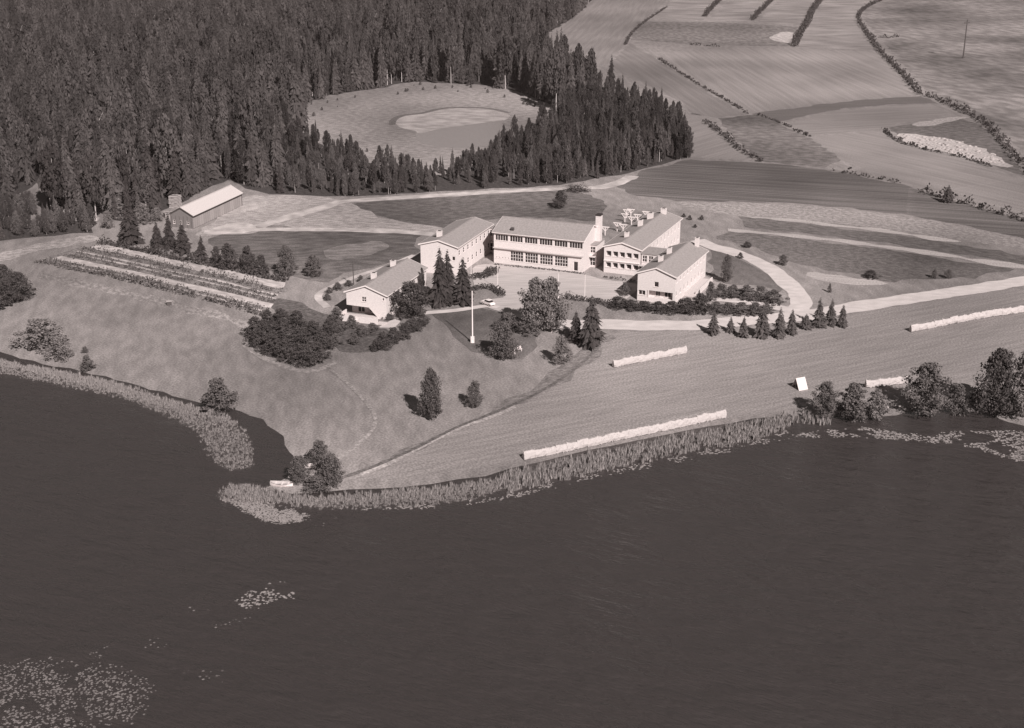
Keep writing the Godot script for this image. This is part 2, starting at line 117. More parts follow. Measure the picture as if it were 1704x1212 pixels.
const PLANTS := [
	["spruce_tree", "tallest dark spruce of the three before the school, its tip standing free", -14.5, -261.5, 12.8, 4.9, ""],
	["spruce_tree", "dark spruce grown into the tallest spruce before the school", -13.0, -262.6, 11.7, 4.4, ""],
	["spruce_tree", "smaller dark spruce beside the curved clipped hedge of the forecourt", -9.9, -262.1, 10.3, 4.9, ""],
	["broadleaf_tree", "round dark leafy tree against the wall of the house with the terrace", -20.0, -255.1, 7.1, 8.3, ""],
	["broadleaf_tree", "small leafy tree between the round dark tree and the three spruces", -17.9, -263.2, 3.7, 3.9, ""],
	["juniper", "narrow columnar juniper in the gap between two white wings", -18.5, -267.5, 6.2, 1.6, ""],
	["birch_tree", "largest leafy birch with a two-tipped crown at the edge of the forecourt", 4.4, -246.6, 10.5, 7.2, ""],
	["birch_tree", "leafy birch grown together with the largest birch by the forecourt", 7.6, -245.7, 10.9, 7.1, ""],
	["broadleaf_tree", "round tree with dense crown beside two white garden benches", -1.5, -231.6, 7.1, 6.3, ""],
	["spruce_tree", "bushy spruce standing beside the gravel road below the forecourt", 14.8, -238.1, 10.4, 5.2, ""],
	["spruce_tree", "dark young spruce squeezed between the birches and the bushy spruce", 12.0, -240.4, 6.5, 3.4, ""],
	["broadleaf_tree", "small pale round tree on the lawn edge with its shadow beside it", 8.9, -229.4, 5.5, 4.1, ""],
	["pine_tree", "lone bushy pine standing on the open meadow slope", -13.1, -203.9, 8.9, 4.3, ""],
	["broadleaf_tree", "lone small oval tree on the meadow slope beside the pine", -6.2, -209.1, 4.8, 3.0, ""],
	["broadleaf_tree", "low leafy tree hanging over the white rowing boat", -31.3, -181.5, 4.4, 3.4, ""],
	["broadleaf_tree", "tall tree behind the bench on the lake point", -29.0, -186.0, 4.5, 4.0, ""],
	["broadleaf_tree", "broad shore tree on the lake point standing in the reeds", -26.4, -180.9, 5.0, 4.2, ""],
	["broadleaf_tree", "conifer-like young tree alone on the lawn inside the loop drive", 45.9, -277.8, 6.1, 2.8, ""],
	["broadleaf_tree", "round tree standing alone on the dark field behind the school", 12.5, -345.2, 4.8, 4.4, ""],
	["spruce_tree", "lone small spruce in the hedgerow on the slope field", 115.7, -352.2, 4.9, 3.5, ""],
	["broadleaf_tree", "dense round tree at the end of the kitchen garden hedge", -49.1, -283.1, 6.9, 4.7, ""],
	["broadleaf_tree", "small tree next to the round one at the kitchen garden hedge", -43.1, -282.1, 5.1, 4.2, ""],
	["broadleaf_tree", "tall wide leafy tree at the lakeshore beside the hay rack", 68.9, -208.9, 9.2, 8.4, ""],
	["broadleaf_tree", "spreading shore tree with dark crown near the lily bay", 80.2, -208.4, 11.7, 8.0, ""],
	["broadleaf_tree", "pale-stemmed shore tree at the end of the lily bay", 84.3, -207.1, 11.6, 6.6, ""],
	["broadleaf_tree", "bushy low tree at the lakeshore below the white tent", 51.8, -207.4, 6.4, 5.0, ""],
	["broadleaf_tree", "dark leafy tree in the clump at the forest end of the kitchen garden", -102.7, -269.3, 6.2, 6.0, "trees at the forest end of the kitchen garden"],
	["broadleaf_tree", "dark leafy tree in the clump at the forest end of the kitchen garden", -107.1, -273.2, 6.6, 5.6, "trees at the forest end of the kitchen garden"],
	["broadleaf_tree", "dark leafy tree in the clump at the forest end of the kitchen garden", -105.8, -261.6, 9.5, 6.1, "trees at the forest end of the kitchen garden"],
	["broadleaf_tree", "dark leafy tree in the clump at the forest end of the kitchen garden", -104.1, -265.5, 5.8, 5.4, "trees at the forest end of the kitchen garden"],
	["spruce_tree", "young dark spruce in the row below the barn", -90.1, -310.3, 10.9, 6.5, "young spruces below the barn"],
	["spruce_tree", "young dark spruce in the row below the barn", -82.9, -306.5, 6.6, 3.4, "young spruces below the barn"],
	["spruce_tree", "young dark spruce in the row below the barn", -79.6, -304.9, 9.0, 3.4, "young spruces below the barn"],
	["spruce_tree", "young dark spruce in the row below the barn", -75.7, -301.3, 7.7, 4.2, "young spruces below the barn"],
	["spruce_tree", "young dark spruce in the row below the barn", -70.3, -296.3, 5.9, 3.0, "young spruces below the barn"],
	["young_spruce", "young spruce in the row planted along the gravel road", 38.6, -245.5, 5.0, 2.2, "young spruces along the gravel road"],
	["young_spruce", "young spruce in the row planted along the gravel road", 42.1, -246.9, 3.3, 1.7, "young spruces along the gravel road"],
	["young_spruce", "young spruce in the row planted along the gravel road", 44.1, -244.0, 4.5, 1.7, "young spruces along the gravel road"],
	["young_spruce", "young spruce in the row planted along the gravel road", 47.7, -244.3, 6.8, 2.9, "young spruces along the gravel road"],
	["young_spruce", "young spruce in the row planted along the gravel road", 51.0, -244.3, 6.2, 2.5, "young spruces along the gravel road"],
	["young_spruce", "young spruce in the row planted along the gravel road", 53.6, -245.8, 5.3, 2.0, "young spruces along the gravel road"],
	["young_spruce", "young spruce in the row planted along the gravel road", 57.0, -248.9, 3.1, 2.2, "young spruces along the gravel road"],
	["young_spruce", "young spruce in the row planted along the gravel road", 59.7, -249.9, 6.2, 2.6, "young spruces along the gravel road"],
	["young_spruce", "young spruce in the row planted along the gravel road", 62.3, -251.0, 5.6, 2.3, "young spruces along the gravel road"],
	["young_spruce", "young spruce in the row planted along the gravel road", 64.3, -250.0, 4.8, 1.9, "young spruces along the gravel road"],
	["shrub", "low spreading shrub at the reed edge of the lake point", -28.3, -179.4, 2.3, 4.6, ""],
	["shrub", "dense shrub at the foot of the birches by the forecourt", -1.0, -247.1, 3.4, 5.3, ""],
	["shrub", "low shrub growing under the birches", 3.2, -244.6, 3.9, 5.3, ""],
	["shrub", "small round shrub at the corner of the white terrace wall", -24.3, -253.5, 1.2, 2.4, ""],
	["shrub", "bushy shore shrub overhanging the reeds on the reedy inlet shore", -49.2, -211.1, 5.7, 6.7, ""],
	["shrub", "wide grey shrub on the meadow above the inlet above the reeds", -89.2, -241.1, 5.7, 9.8, ""],
	["shrub", "small grey shrub on the meadow above the inlet beside the wide shrub", -83.5, -234.9, 4.7, 5.1, ""],
	["shrub", "low shrub at the reed edge of the reedy inlet shore", -76.9, -229.7, 3.0, 3.0, ""],
	["shrub", "tiny round shrub on the meadow above the inlet", -79.6, -237.7, 1.2, 1.6, ""],
	["shrub", "large round shrub at the lakeshore next to the bushy low tree", 56.2, -206.9, 6.4, 6.6, ""],
	["shrub", "pale shrub between the large round shrub and the hay rack", 60.3, -207.4, 5.1, 5.0, ""],
	["shrub", "leafy shrub at the foot of the tall shore tree", 74.3, -209.5, 5.4, 4.6, ""],
	["shrub", "low shrub on the bank by the spreading shore tree", 78.5, -212.2, 2.8, 3.7, ""],
	["shrub", "round bush at the edge of the crop field by the loop drive", 60.5, -291.4, 2.4, 2.7, ""],
	["shrub", "low bush at the near end of the dark crop field", 77.7, -281.0, 1.8, 3.6, ""],
	["shrub", "round bush beside the main road at the crop field corner", 94.3, -281.0, 2.0, 2.3, ""],
	["shrub", "smaller bush beside the main road at the crop field corner", 91.3, -281.0, 2.0, 1.8, ""],
	["shrub", "tiny pointed bush on the grass wedge by the main road", 66.4, -270.7, 2.0, 1.0, ""],
	["shrub", "small shrub at the shaded side wall of the porch wing", 23.4, -268.3, 2.9, 2.7, ""],
	["shrub", "dark shrub in the hedge before the porch wing", 21.4, -260.5, 2.3, 5.3, "shrubs before the porch wing"],
	["shrub", "dark shrub in the hedge before the porch wing", 23.9, -259.5, 2.0, 4.8, "shrubs before the porch wing"],
	["shrub", "dark shrub in the hedge before the porch wing", 26.5, -258.8, 2.0, 4.8, "shrubs before the porch wing"],
	["shrub", "dark shrub in the hedge before the porch wing", 29.3, -258.2, 2.1, 4.8, "shrubs before the porch wing"],
	["shrub", "dark shrub in the hedge before the porch wing", 32.0, -257.9, 2.3, 5.1, "shrubs before the porch wing"],
	["shrub", "dark shrub in the hedge before the porch wing", 34.9, -257.6, 3.1, 5.5, "shrubs before the porch wing"],
	["shrub", "dark shrub in the hedge before the porch wing", 37.6, -257.6, 4.1, 5.5, "shrubs before the porch wing"],
	["shrub", "leafy shrub in the bed inside the loop drive", 40.7, -265.4, 4.1, 2.7, "shrubs in the bed inside the loop drive"],
	["shrub", "leafy shrub in the bed inside the loop drive", 43.2, -267.4, 3.0, 4.2, "shrubs in the bed inside the loop drive"],
	["shrub", "leafy shrub in the bed inside the loop drive", 45.7, -267.0, 2.8, 4.2, "shrubs in the bed inside the loop drive"],
	["shrub", "leafy shrub in the bed inside the loop drive", 48.3, -266.2, 3.0, 4.5, "shrubs in the bed inside the loop drive"],
	["shrub", "leafy shrub in the bed inside the loop drive", 50.8, -265.0, 3.2, 4.4, "shrubs in the bed inside the loop drive"],
	["shrub", "leafy shrub in the bed inside the loop drive", 53.5, -263.5, 2.9, 4.9, "shrubs in the bed inside the loop drive"],
	["shrub", "low shrub between garden path and gravel road", 40.9, -257.7, 2.3, 4.6, "shrubs between garden path and gravel road"],
	["shrub", "low shrub between garden path and gravel road", 43.2, -257.4, 2.3, 4.6, "shrubs between garden path and gravel road"],
	["shrub", "low shrub between garden path and gravel road", 45.8, -257.0, 2.5, 4.6, "shrubs between garden path and gravel road"],
	["shrub", "low shrub between garden path and gravel road", 48.5, -257.0, 2.4, 4.6, "shrubs between garden path and gravel road"],
	["shrub", "low shrub between garden path and gravel road", 50.9, -257.3, 2.0, 3.6, "shrubs between garden path and gravel road"],
	["shrub", "dark shrub in the thicket at the kitchen garden hedge", -62.8, -288.5, 5.9, 5.3, "thicket at the kitchen garden hedge"],
	["shrub", "dark shrub in the thicket at the kitchen garden hedge", -58.3, -287.4, 5.5, 4.8, "thicket at the kitchen garden hedge"],
	["shrub", "dark shrub in the thicket at the kitchen garden hedge", -54.8, -285.1, 4.2, 3.9, "thicket at the kitchen garden hedge"],
	["shrub", "dark shrub in the thicket at the kitchen garden hedge", -66.2, -292.3, 4.2, 3.2, "thicket at the kitchen garden hedge"],
	["shrub", "clipped dark shrub in the hedge along the lawn", -24.1, -237.2, 3.4, 3.8, "shrub hedge along the lawn"],
	["shrub", "clipped dark shrub in the hedge along the lawn", -22.3, -240.2, 3.2, 3.8, "shrub hedge along the lawn"],
	["shrub", "clipped dark shrub in the hedge along the lawn", -20.5, -242.9, 3.0, 3.7, "shrub hedge along the lawn"],
	["shrub", "clipped dark shrub in the hedge along the lawn", -19.0, -246.5, 2.7, 3.9, "shrub hedge along the lawn"],
	["shrub", "clipped dark shrub in the hedge along the lawn", -17.5, -249.4, 2.6, 3.3, "shrub hedge along the lawn"],
	["shrub", "clipped dark shrub in the hedge along the lawn", -25.3, -236.3, 2.4, 2.0, "shrub hedge along the lawn"],
	["shrub", "dark bushy tree in the thicket at the orchard corner", -49.2, -245.4, 3.9, 5.1, "thicket at the orchard corner"],
	["shrub", "dark bushy tree in the thicket at the orchard corner", -47.5, -249.3, 3.9, 4.7, "thicket at the orchard corner"],
	["shrub", "dark bushy tree in the thicket at the orchard corner", -45.0, -250.2, 3.8, 5.2, "thicket at the orchard corner"],
	["shrub", "dark bushy tree in the thicket at the orchard corner", -47.6, -239.5, 3.8, 4.5, "thicket at the orchard corner"],
	["shrub", "dark bushy tree in the thicket at the orchard corner", -44.6, -236.2, 3.8, 5.1, "thicket at the orchard corner"],
	["shrub", "dark bushy tree in the thicket at the orchard corner", -41.2, -233.0, 4.0, 5.1, "thicket at the orchard corner"],
	["shrub", "dark bushy tree in the thicket at the orchard corner", -37.7, -229.9, 4.1, 5.4, "thicket at the orchard corner"],
	["shrub", "dark bushy tree in the thicket at the orchard corner", -35.3, -231.6, 3.9, 4.8, "thicket at the orchard corner"],
	["shrub", "dark bushy tree in the thicket at the orchard corner", -39.6, -239.1, 3.9, 5.2, "thicket at the orchard corner"],
	["shrub", "dark bushy tree in the thicket at the orchard corner", -42.9, -241.8, 4.1, 5.2, "thicket at the orchard corner"],
	["shrub", "dark bushy tree in the thicket at the orchard corner", -37.9, -242.9, 3.8, 5.0, "thicket at the orchard corner"],
	["shrub", "dark bushy tree in the thicket at the orchard corner", -34.9, -237.7, 3.5, 4.5, "thicket at the orchard corner"],
	["shrub", "dark bushy tree in the thicket at the orchard corner", -41.7, -249.0, 3.8, 4.9, "thicket at the orchard corner"],
	["shrub", "dark bushy tree in the thicket at the orchard corner", -45.3, -242.6, 3.8, 4.6, "thicket at the orchard corner"],
	["shrub", "dark bushy tree in the thicket at the orchard corner", -34.9, -244.7, 3.6, 4.1, "thicket at the orchard corner"],
	["shrub", "berry bush in the rows of the orchard", -34.5, -253.0, 2.9, 3.5, "berry bushes of the orchard"],
	["shrub", "berry bush in the rows of the orchard", -31.2, -249.4, 2.5, 3.0, "berry bushes of the orchard"],
	["shrub", "berry bush in the rows of the orchard", -33.1, -246.2, 2.4, 3.5, "berry bushes of the orchard"],
	["shrub", "berry bush in the rows of the orchard", -28.9, -244.4, 2.4, 3.2, "berry bushes of the orchard"],
	["shrub", "berry bush in the rows of the orchard", -26.8, -245.9, 2.1, 3.0, "berry bushes of the orchard"],
	["shrub", "berry bush in the rows of the orchard", -29.6, -240.3, 2.1, 2.9, "berry bushes of the orchard"],
	["shrub", "berry bush in the rows of the orchard", -33.0, -239.8, 2.4, 2.9, "berry bushes of the orchard"],
	["shrub", "small bush in the bed along the curved garden path", -38.2, -270.6, 1.3, 1.8, "bushes along the curved garden path"],
	["shrub", "small bush in the bed along the curved garden path", -36.7, -272.9, 1.6, 2.5, "bushes along the curved garden path"],
	["shrub", "small bush in the bed along the curved garden path", -34.7, -275.4, 1.3, 2.3, "bushes along the curved garden path"],
	["shrub", "small bush in the bed along the curved garden path", -32.4, -277.9, 1.6, 1.8, "bushes along the curved garden path"],
	["shrub", "small bush in the bed along the curved garden path", -38.0, -265.9, 1.5, 2.0, "bushes along the curved garden path"],
	["shrub", "pale birch scrub at the forest edge near the barn", -99.9, -335.6, 5.0, 5.2, "pale scrub near the barn"],
	["shrub", "pale birch scrub at the forest edge near the barn", -91.9, -329.4, 5.2, 5.1, "pale scrub near the barn"],
	["shrub", "pale birch scrub at the forest edge near the barn", -89.2, -331.8, 3.5, 3.9, "pale scrub near the barn"],
	["shrub", "pale birch scrub at the forest edge near the barn", -99.5, -324.5, 4.5, 3.8, "pale scrub near the barn"],
	["shrub", "tiny dark bush on the rough ground behind the wings", 43.7, -336.2, 0.9, 1.2, "tiny bushes behind the wings"],
	["shrub", "tiny dark bush on the rough ground behind the wings", 44.9, -333.1, 1.2, 1.4, "tiny bushes behind the wings"],
	["shrub", "tiny dark bush on the rough ground behind the wings", 47.9, -333.1, 1.2, 1.4, "tiny bushes behind the wings"],
	["shrub", "tiny dark bush on the rough ground behind the wings", 45.2, -325.1, 0.9, 1.2, "tiny bushes behind the wings"],
	["shrub", "tiny dark bush on the rough ground behind the wings", 54.9, -306.4, 1.4, 2.5, "tiny bushes behind the wings"],
	["shrub", "tiny dark bush on the rough ground behind the wings", 51.9, -296.9, 1.4, 1.6, "tiny bushes behind the wings"],
]
const SPOTS := {
	"flagpole": [-7.4, -239.8],
	"court_poles": [-8.9, -282.8, -3.0, -272.5, 9.5, -266.1, 14.9, -265.0],
	"utility_pole": [-33.5, -274.5, 214.9, -654.8],
	"boat": [-35.7, -181.4, -32.2, -181.0],
	"car": [-4.9, -261.6],
	"benches": [-0.1, -233.2, 1.1, -235.3],
	"table": [-31.0, -252.1],
	"tent": [49.9, -218.9],
	"racks": [22.5, -317.5, 25.7, -321.5, 27.0, -319.8, 28.3, -330.6, 29.7, -327.5, 29.1, -334.9, 30.2, -335.6, 31.4, -330.0, 33.8, -333.1],
	"lumber": [-88.1, -346.7, -87.2, -335.6],
	"brush": [17.5, -365.1],
	"stones": [63.4, -211.7],
	"box": [-70.3, -264.6],
	"lakebench": [-30.2, -185.8],
}

# ------------------------------------------------------------------ colour, names, labels
func sepia(v: float) -> Color:          # a linear grey of the print's brown tone
	return Color(v * 1.08 + 0.003, v * 0.98, v * 0.968)
func srgb(v: float) -> Color:
	return sepia(v).linear_to_srgb()
var taken := {}
func numbered(called: String) -> String:
	var n: int = taken.get(called, 0)
	taken[called] = n + 1
	return called if n == 0 else "%s_%03d" % [called, n]
func tag(o: Node, label: String, category: String, group := "", kind := "") -> Node:
	if label != "": o.set_meta("label", label)
	if category != "": o.set_meta("category", category)
	if group != "": o.set_meta("group", group)
	if kind != "": o.set_meta("kind", kind)
	return o
func thing(called: String, label: String, category: String, x: float, z: float, turn := 0.0, group := "", y := INF) -> Node3D:
	var o := Node3D.new()
	o.name = numbered(called)
	add_child(o)
	o.position = Vector3(x, ht(x, z) if y == INF else y, z)
	o.rotation.y = turn
	tag(o, label, category, group)
	return o

# ------------------------------------------------------------------ mesh builder
class MB:
	var v := PackedVector3Array()
	var n := PackedVector3Array()
	var c := PackedColorArray()
	var t := PackedVector2Array()
	var t2 := PackedVector2Array()
	func tri(a: Vector3, b: Vector3, d: Vector3, col := Color.WHITE) -> void:
		var nn := (d - a).cross(b - a).normalized()
		v.append(a); v.append(b); v.append(d)
		n.append(nn); n.append(nn); n.append(nn)
		c.append(col); c.append(col); c.append(col)
	func quad(a: Vector3, b: Vector3, d: Vector3, e: Vector3, col := Color.WHITE) -> void:
		tri(a, b, d, col); tri(a, d, e, col)
	func face(pts: Array, mid: Vector3, col := Color.WHITE) -> void:      # convex face, turned away from mid
		var nn: Vector3 = (pts[2] - pts[0]).cross(pts[1] - pts[0])
		var q := pts
		if nn.dot(pts[0] - mid) < 0.0:
			q = pts.duplicate(); q.reverse()
		for i in range(1, q.size() - 1): tri(q[0], q[i], q[i + 1], col)
	func box(at: Vector3, size: Vector3, basis := Basis.IDENTITY, col := Color.WHITE) -> void:
		var p := []
		for i in 8:
			p.append(at + basis * Vector3((i & 1) - 0.5, ((i >> 1) & 1) - 0.5, ((i >> 2) & 1) - 0.5) * 1.0 if false else at + basis * (Vector3((i & 1) - 0.5, ((i >> 1) & 1) - 0.5, ((i >> 2) & 1) - 0.5) * size))
		for f in [[0, 1, 3, 2], [4, 5, 7, 6], [0, 1, 5, 4], [2, 3, 7, 6], [0, 2, 6, 4], [1, 3, 7, 5]]:
			face([p[f[0]], p[f[1]], p[f[2]], p[f[3]]], at, col)
	func tube(a: Vector3, b: Vector3, ra: float, rb: float, sides := 7, col := Color.WHITE) -> void:
		var d := (b - a).normalized()
		var u := d.cross(Vector3.UP if absf(d.y) < 0.9 else Vector3.RIGHT).normalized()
		var w := d.cross(u)
		var mid := (a + b) / 2.0
		var top := []
		for i in sides:
			var p := TAU * i / sides
			var q := TAU * (i + 1) / sides
			var e := u * cos(p) + w * sin(p)
			var f := u * cos(q) + w * sin(q)
			if rb > 0.001: face([a + e * ra, a + f * ra, b + f * rb, b + e * rb], mid, col)
			else: face([a + e * ra, a + f * ra, b], mid, col)
			top.append(b + e * rb)
		if rb > 0.02: face(top, mid, col)
	func loft(rings: Array, col := Color.WHITE, cap := true) -> void:      # closed rings with equal counts
		var mid := Vector3.ZERO
		var k := 0
		for r in rings:
			for q in r: mid += q; k += 1
		mid /= k
		for i in rings.size() - 1:
			var m: int = rings[i].size()
			for j in m:
				face([rings[i][j], rings[i][(j + 1) % m], rings[i + 1][(j + 1) % m], rings[i + 1][j]], mid, col)
		if cap:
			face(rings[0], mid, col); face(rings[-1], mid, col)
	func mesh() -> ArrayMesh:
		var a := []
		a.resize(Mesh.ARRAY_MAX)
		a[Mesh.ARRAY_VERTEX] = v; a[Mesh.ARRAY_NORMAL] = n; a[Mesh.ARRAY_COLOR] = c
		if t.size() == v.size(): a[Mesh.ARRAY_TEX_UV] = t
		if t2.size() == v.size(): a[Mesh.ARRAY_TEX_UV2] = t2
		var m := ArrayMesh.new()
		m.add_surface_from_arrays(Mesh.PRIMITIVE_TRIANGLES, a)
		return m

func obj(called: String, mesh: Mesh, mat: Material, parent: Node = self) -> MeshInstance3D:
	var o := MeshInstance3D.new()
	o.name = numbered(called) if parent == self else called
	o.mesh = mesh
	o.material_override = mat
	parent.add_child(o, true)
	return o
func part(called: String, b: MB, mat: Material, parent: Node) -> MeshInstance3D:
	return obj(called, b.mesh(), mat, parent)

# ------------------------------------------------------------------ textures and materials
var TEX := {}
var MEAN := {}
var M := {}
func noise_tex(sd: int, freq: float, octaves: int, low: float, w := 512, h := 512, stretch := 0) -> ImageTexture:
	var f := FastNoiseLite.new()
	f.seed = sd
	f.noise_type = FastNoiseLite.TYPE_SIMPLEX_SMOOTH
	f.frequency = freq
	f.fractal_octaves = octaves
	var im := f.get_seamless_image(w, h)
	im.convert(Image.FORMAT_L8)
	var d := im.get_data()
	for i in d.size():
		var x := d[i] / 255.0
		d[i] = int(255.0 * (low + (1.0 - low) * x))
	im = Image.create_from_data(w, h, false, Image.FORMAT_L8, d)
	if stretch > 0: im.resize(stretch, h, Image.INTERPOLATE_CUBIC)
	im.generate_mipmaps()
	return ImageTexture.create_from_image(im)
func ground_mat(called: String, value: float, tex: String, scale: Vector2, grain := 0.055, fine := "grain") -> StandardMaterial3D:
	var m := StandardMaterial3D.new()
	m.resource_name = called
	m.albedo_color = srgb(minf(0.98, value / (0.78 * MEAN[tex] * MEAN[fine])))
	m.albedo_texture = TEX[tex]
	m.uv1_scale = Vector3(scale.x, scale.y, 1)
	m.vertex_color_use_as_albedo = true
	m.roughness = 1.0
	m.metallic_specular = 0.1
	m.detail_enabled = true
	m.detail_blend_mode = BaseMaterial3D.BLEND_MODE_MUL
	m.detail_uv_layer = BaseMaterial3D.DETAIL_UV_2
	m.detail_albedo = TEX[fine]
	m.uv2_scale = Vector3(grain, grain, 1)
	return m
func plain(called: String, value: float, rough := 0.9, tex := "", scale := 0.2) -> StandardMaterial3D:
	var m := StandardMaterial3D.new()
	m.resource_name = called
	m.albedo_color = srgb(value)
	m.roughness = rough
	m.metallic_specular = 0.3
	if tex != "":
		m.albedo_texture = TEX[tex]
		m.uv1_triplanar = true
		m.uv1_world_triplanar = true
		m.uv1_scale = Vector3.ONE * scale
	return m
func leafy(called: String, value: float) -> StandardMaterial3D:
	var m := StandardMaterial3D.new()
	m.resource_name = called
	m.albedo_color = srgb(value / 0.72)
	m.vertex_color_use_as_albedo = true
	m.roughness = 0.85
	m.metallic_specular = 0.2
	return m
func make_materials() -> void:
	for a in [["grain", 3, 0.07, 5, 0.7, 512, 0], ["fine", 4, 0.11, 4, 0.84, 512, 0], ["blotch", 5, 0.012, 5, 0.74, 512, 0], ["rough", 6, 0.03, 6, 0.66, 512, 0], ["mottle", 16, 0.022, 7, 0.82, 512, 0], ["streak", 7, 0.035, 6, 0.86, 128, 512], ["furrow", 8, 0.06, 3, 0.55, 32, 512], ["wall", 9, 0.03, 4, 0.88, 256, 0], ["gust", 10, 0.006, 5, 0.1, 512, 0]]:
		TEX[a[0]] = noise_tex(a[1], a[2], a[3], a[4], a[5], 512, a[6])
		MEAN[a[0]] = pow((1.0 + a[4]) * 0.5, 2.2)
	M.white = plain("white_render", 0.66, 0.85, "wall", 0.25)
	M.trim = plain("white_trim", 0.66, 0.7)
	M.concrete = plain("concrete", 0.55, 0.9, "wall", 0.5)
	M.roof = plain("grey_tile", 0.33, 0.85, "mottle", 0.12)
	M.barn_roof = plain("pale_sheet_roof", 0.56, 0.7, "wall", 0.3)
	M.barn_wall = plain("weathered_boards", 0.22, 0.95, "rough", 0.5)
	M.barn_plank_sunlit = plain("sunlit_weathered_planks", 0.40, 0.95, "rough", 0.6)  # lightened for the long side wall: sunlight on it put into the colour
	M.barn_pale_sunlit = plain("sunlit_pale_planks", 0.46, 0.95, "rough", 0.5)  # second board tone of that wall, its sunlight in the colour too
	M.dark_wood = plain("dark_wood", 0.07, 0.9)
	M.wood = plain("pale_wood", 0.42, 0.9, "wall", 0.6)
	M.flue = plain("soot", 0.03, 1.0)
	M.glass = plain("window_glass", 0.025, 0.12)
	M.glass.metallic_specular = 0.5
	M.hay = plain("dry_hay", 0.46, 1.0, "wall", 0.7)
	M.paint = plain("white_paint", 0.7, 0.45)
	M.canvas = plain("white_canvas", 0.55, 0.9)
	M.tyre = plain("rubber", 0.03, 0.9)
	M.car_dark = plain("dark_car_paint", 0.10, 0.3)
	M.car_light = plain("light_car_paint", 0.66, 0.35)
	M.stone = plain("pale_stone", 0.52, 0.95, "rough", 0.4)
	M.bark = plain("bark", 0.10, 1.0)
	M.birch_bark = plain("birch_bark", 0.45, 0.9)
	M.spruce = [leafy("spruce_needles", 0.049), leafy("spruce_needles_dark", 0.036), leafy("spruce_needles_pale", 0.068)]
	M.leaf = [leafy("leaves", 0.095), leafy("leaves_dark", 0.058), leafy("leaves_pale", 0.145)]
	M.reed = leafy("reed", 0.27)
	M.pad = leafy("lily_pad", 0.15)
	M.pad_dense = leafy("lily_leaf", 0.23)

# ------------------------------------------------------------------ ground
var XS := PackedFloat32Array()
var ZS := PackedFloat32Array()
var HS := PackedFloat32Array()
var tone := FastNoiseLite.new()
func pts(flat: Array) -> PackedVector2Array:
	var p := PackedVector2Array()
	for i in range(0, flat.size(), 2): p.append(Vector2(flat[i], flat[i + 1]))
	return p
func shape_height(x: float, z: float, shore: PackedVector2Array, lake: PackedVector2Array) -> float:
	var p := Vector2(x, z)
	var d := 1e9
	for i in shore.size() - 1:
		var a := shore[i]
		var e := shore[i + 1] - a
		var k := clampf((p - a).dot(e) / e.length_squared(), 0.0, 1.0)
		d = minf(d, p.distance_squared_to(a + e * k))
	d = sqrt(d)
	if Geometry2D.is_point_in_polygon(p, lake): return -minf(1.8, 0.12 * d)
	return 0.9 * smoothstep(0.0, 8.0, d) + 1.6 * smoothstep(8.0, 70.0, d) + 0.9 * sin(x * 0.019 + 1.0) * sin(z * 0.017) * smoothstep(120.0, 220.0, d)
func grid_lines() -> void:
	for x in [-9000.0, -4000.0, -2000.0, -1200.0, -800.0, -600.0, -480.0, -400.0, -340.0, -300.0]: XS.append(x)
	var x := -270.0
	while x < 270.0:
		XS.append(x); x += 4.0 if absf(x) < 130.0 else 10.0
	for e in [275.0, 300.0, 340.0, 400.0, 480.0, 600.0, 800.0, 1200.0, 2000.0, 4000.0, 9000.0]: XS.append(e)
	var z := -14000.0
	while z < -1300.0:
		ZS.append(z); z *= 0.8
	z = -1250.0
	while z < 80.0:
		ZS.append(z)
		z += 14.0 if z < -430.0 else (4.0 if z < -160.0 else 12.0)
	ZS.append(80.0); ZS.append(300.0)
func cell(arr: PackedFloat32Array, q: float) -> int:
	return clampi(arr.bsearch(q, false) - 1, 0, arr.size() - 2)
func ht(x: float, z: float) -> float:
	var i := cell(XS, x)
	var j := cell(ZS, z)
	var u := (x - XS[i]) / (XS[i + 1] - XS[i])
	var w := (z - ZS[j]) / (ZS[j + 1] - ZS[j])
	var n := XS.size()
	var a := HS[j * n + i]
	var b := HS[j * n + i + 1]
	var c := HS[(j + 1) * n + i]
	var d := HS[(j + 1) * n + i + 1]
	if u + w <= 1.0: return a + (b - a) * u + (c - a) * w
	return d + (c - d) * (1.0 - u) + (b - d) * (1.0 - w)
func ground_vertex(b: MB, p: Vector2, lift: float, turn: float, amount: float) -> void:
	b.v.append(Vector3(p.x, ht(p.x, p.y) + lift, p.y))
	b.n.append(Vector3.UP)
	var q := p.rotated(turn)
	b.t.append(q)
	b.t2.append(p)
	var k := clampf(0.78 * (1.0 + amount * tone.get_noise_2d(p.x, p.y)), 0.05, 1.0)
	b.c.append(Color(k, k, k))
func smooth_poly(p: PackedVector2Array, closed: bool, steps := 3) -> PackedVector2Array:
	var out := PackedVector2Array()
	var n := p.size()
	for i in (n if closed else n - 1):
		var a := p[(i - 1 + n) % n] if closed or i > 0 else p[i]
		var b := p[i]
		var c := p[(i + 1) % n]
		var d := p[(i + 2) % n] if closed or i < n - 2 else c
		for s in steps: out.append(b.cubic_interpolate(c, a, d, float(s) / steps))
	if not closed: out.append(p[n - 1])
	return out
func ragged(p: PackedVector2Array, amp: float, step: float) -> PackedVector2Array:
	var out := PackedVector2Array()
	for i in p.size():
		var a := p[i]
		var b := p[(i + 1) % p.size()]
		var k := maxi(1, int(a.distance_to(b) / step))
		var side := (b - a).orthogonal().normalized()
		for s in k:
			var q := a.lerp(b, float(s) / k)
			out.append(q + side * amp * tone.get_noise_2d(q.x * 9.0 + 300.0, q.y * 9.0))
	return out
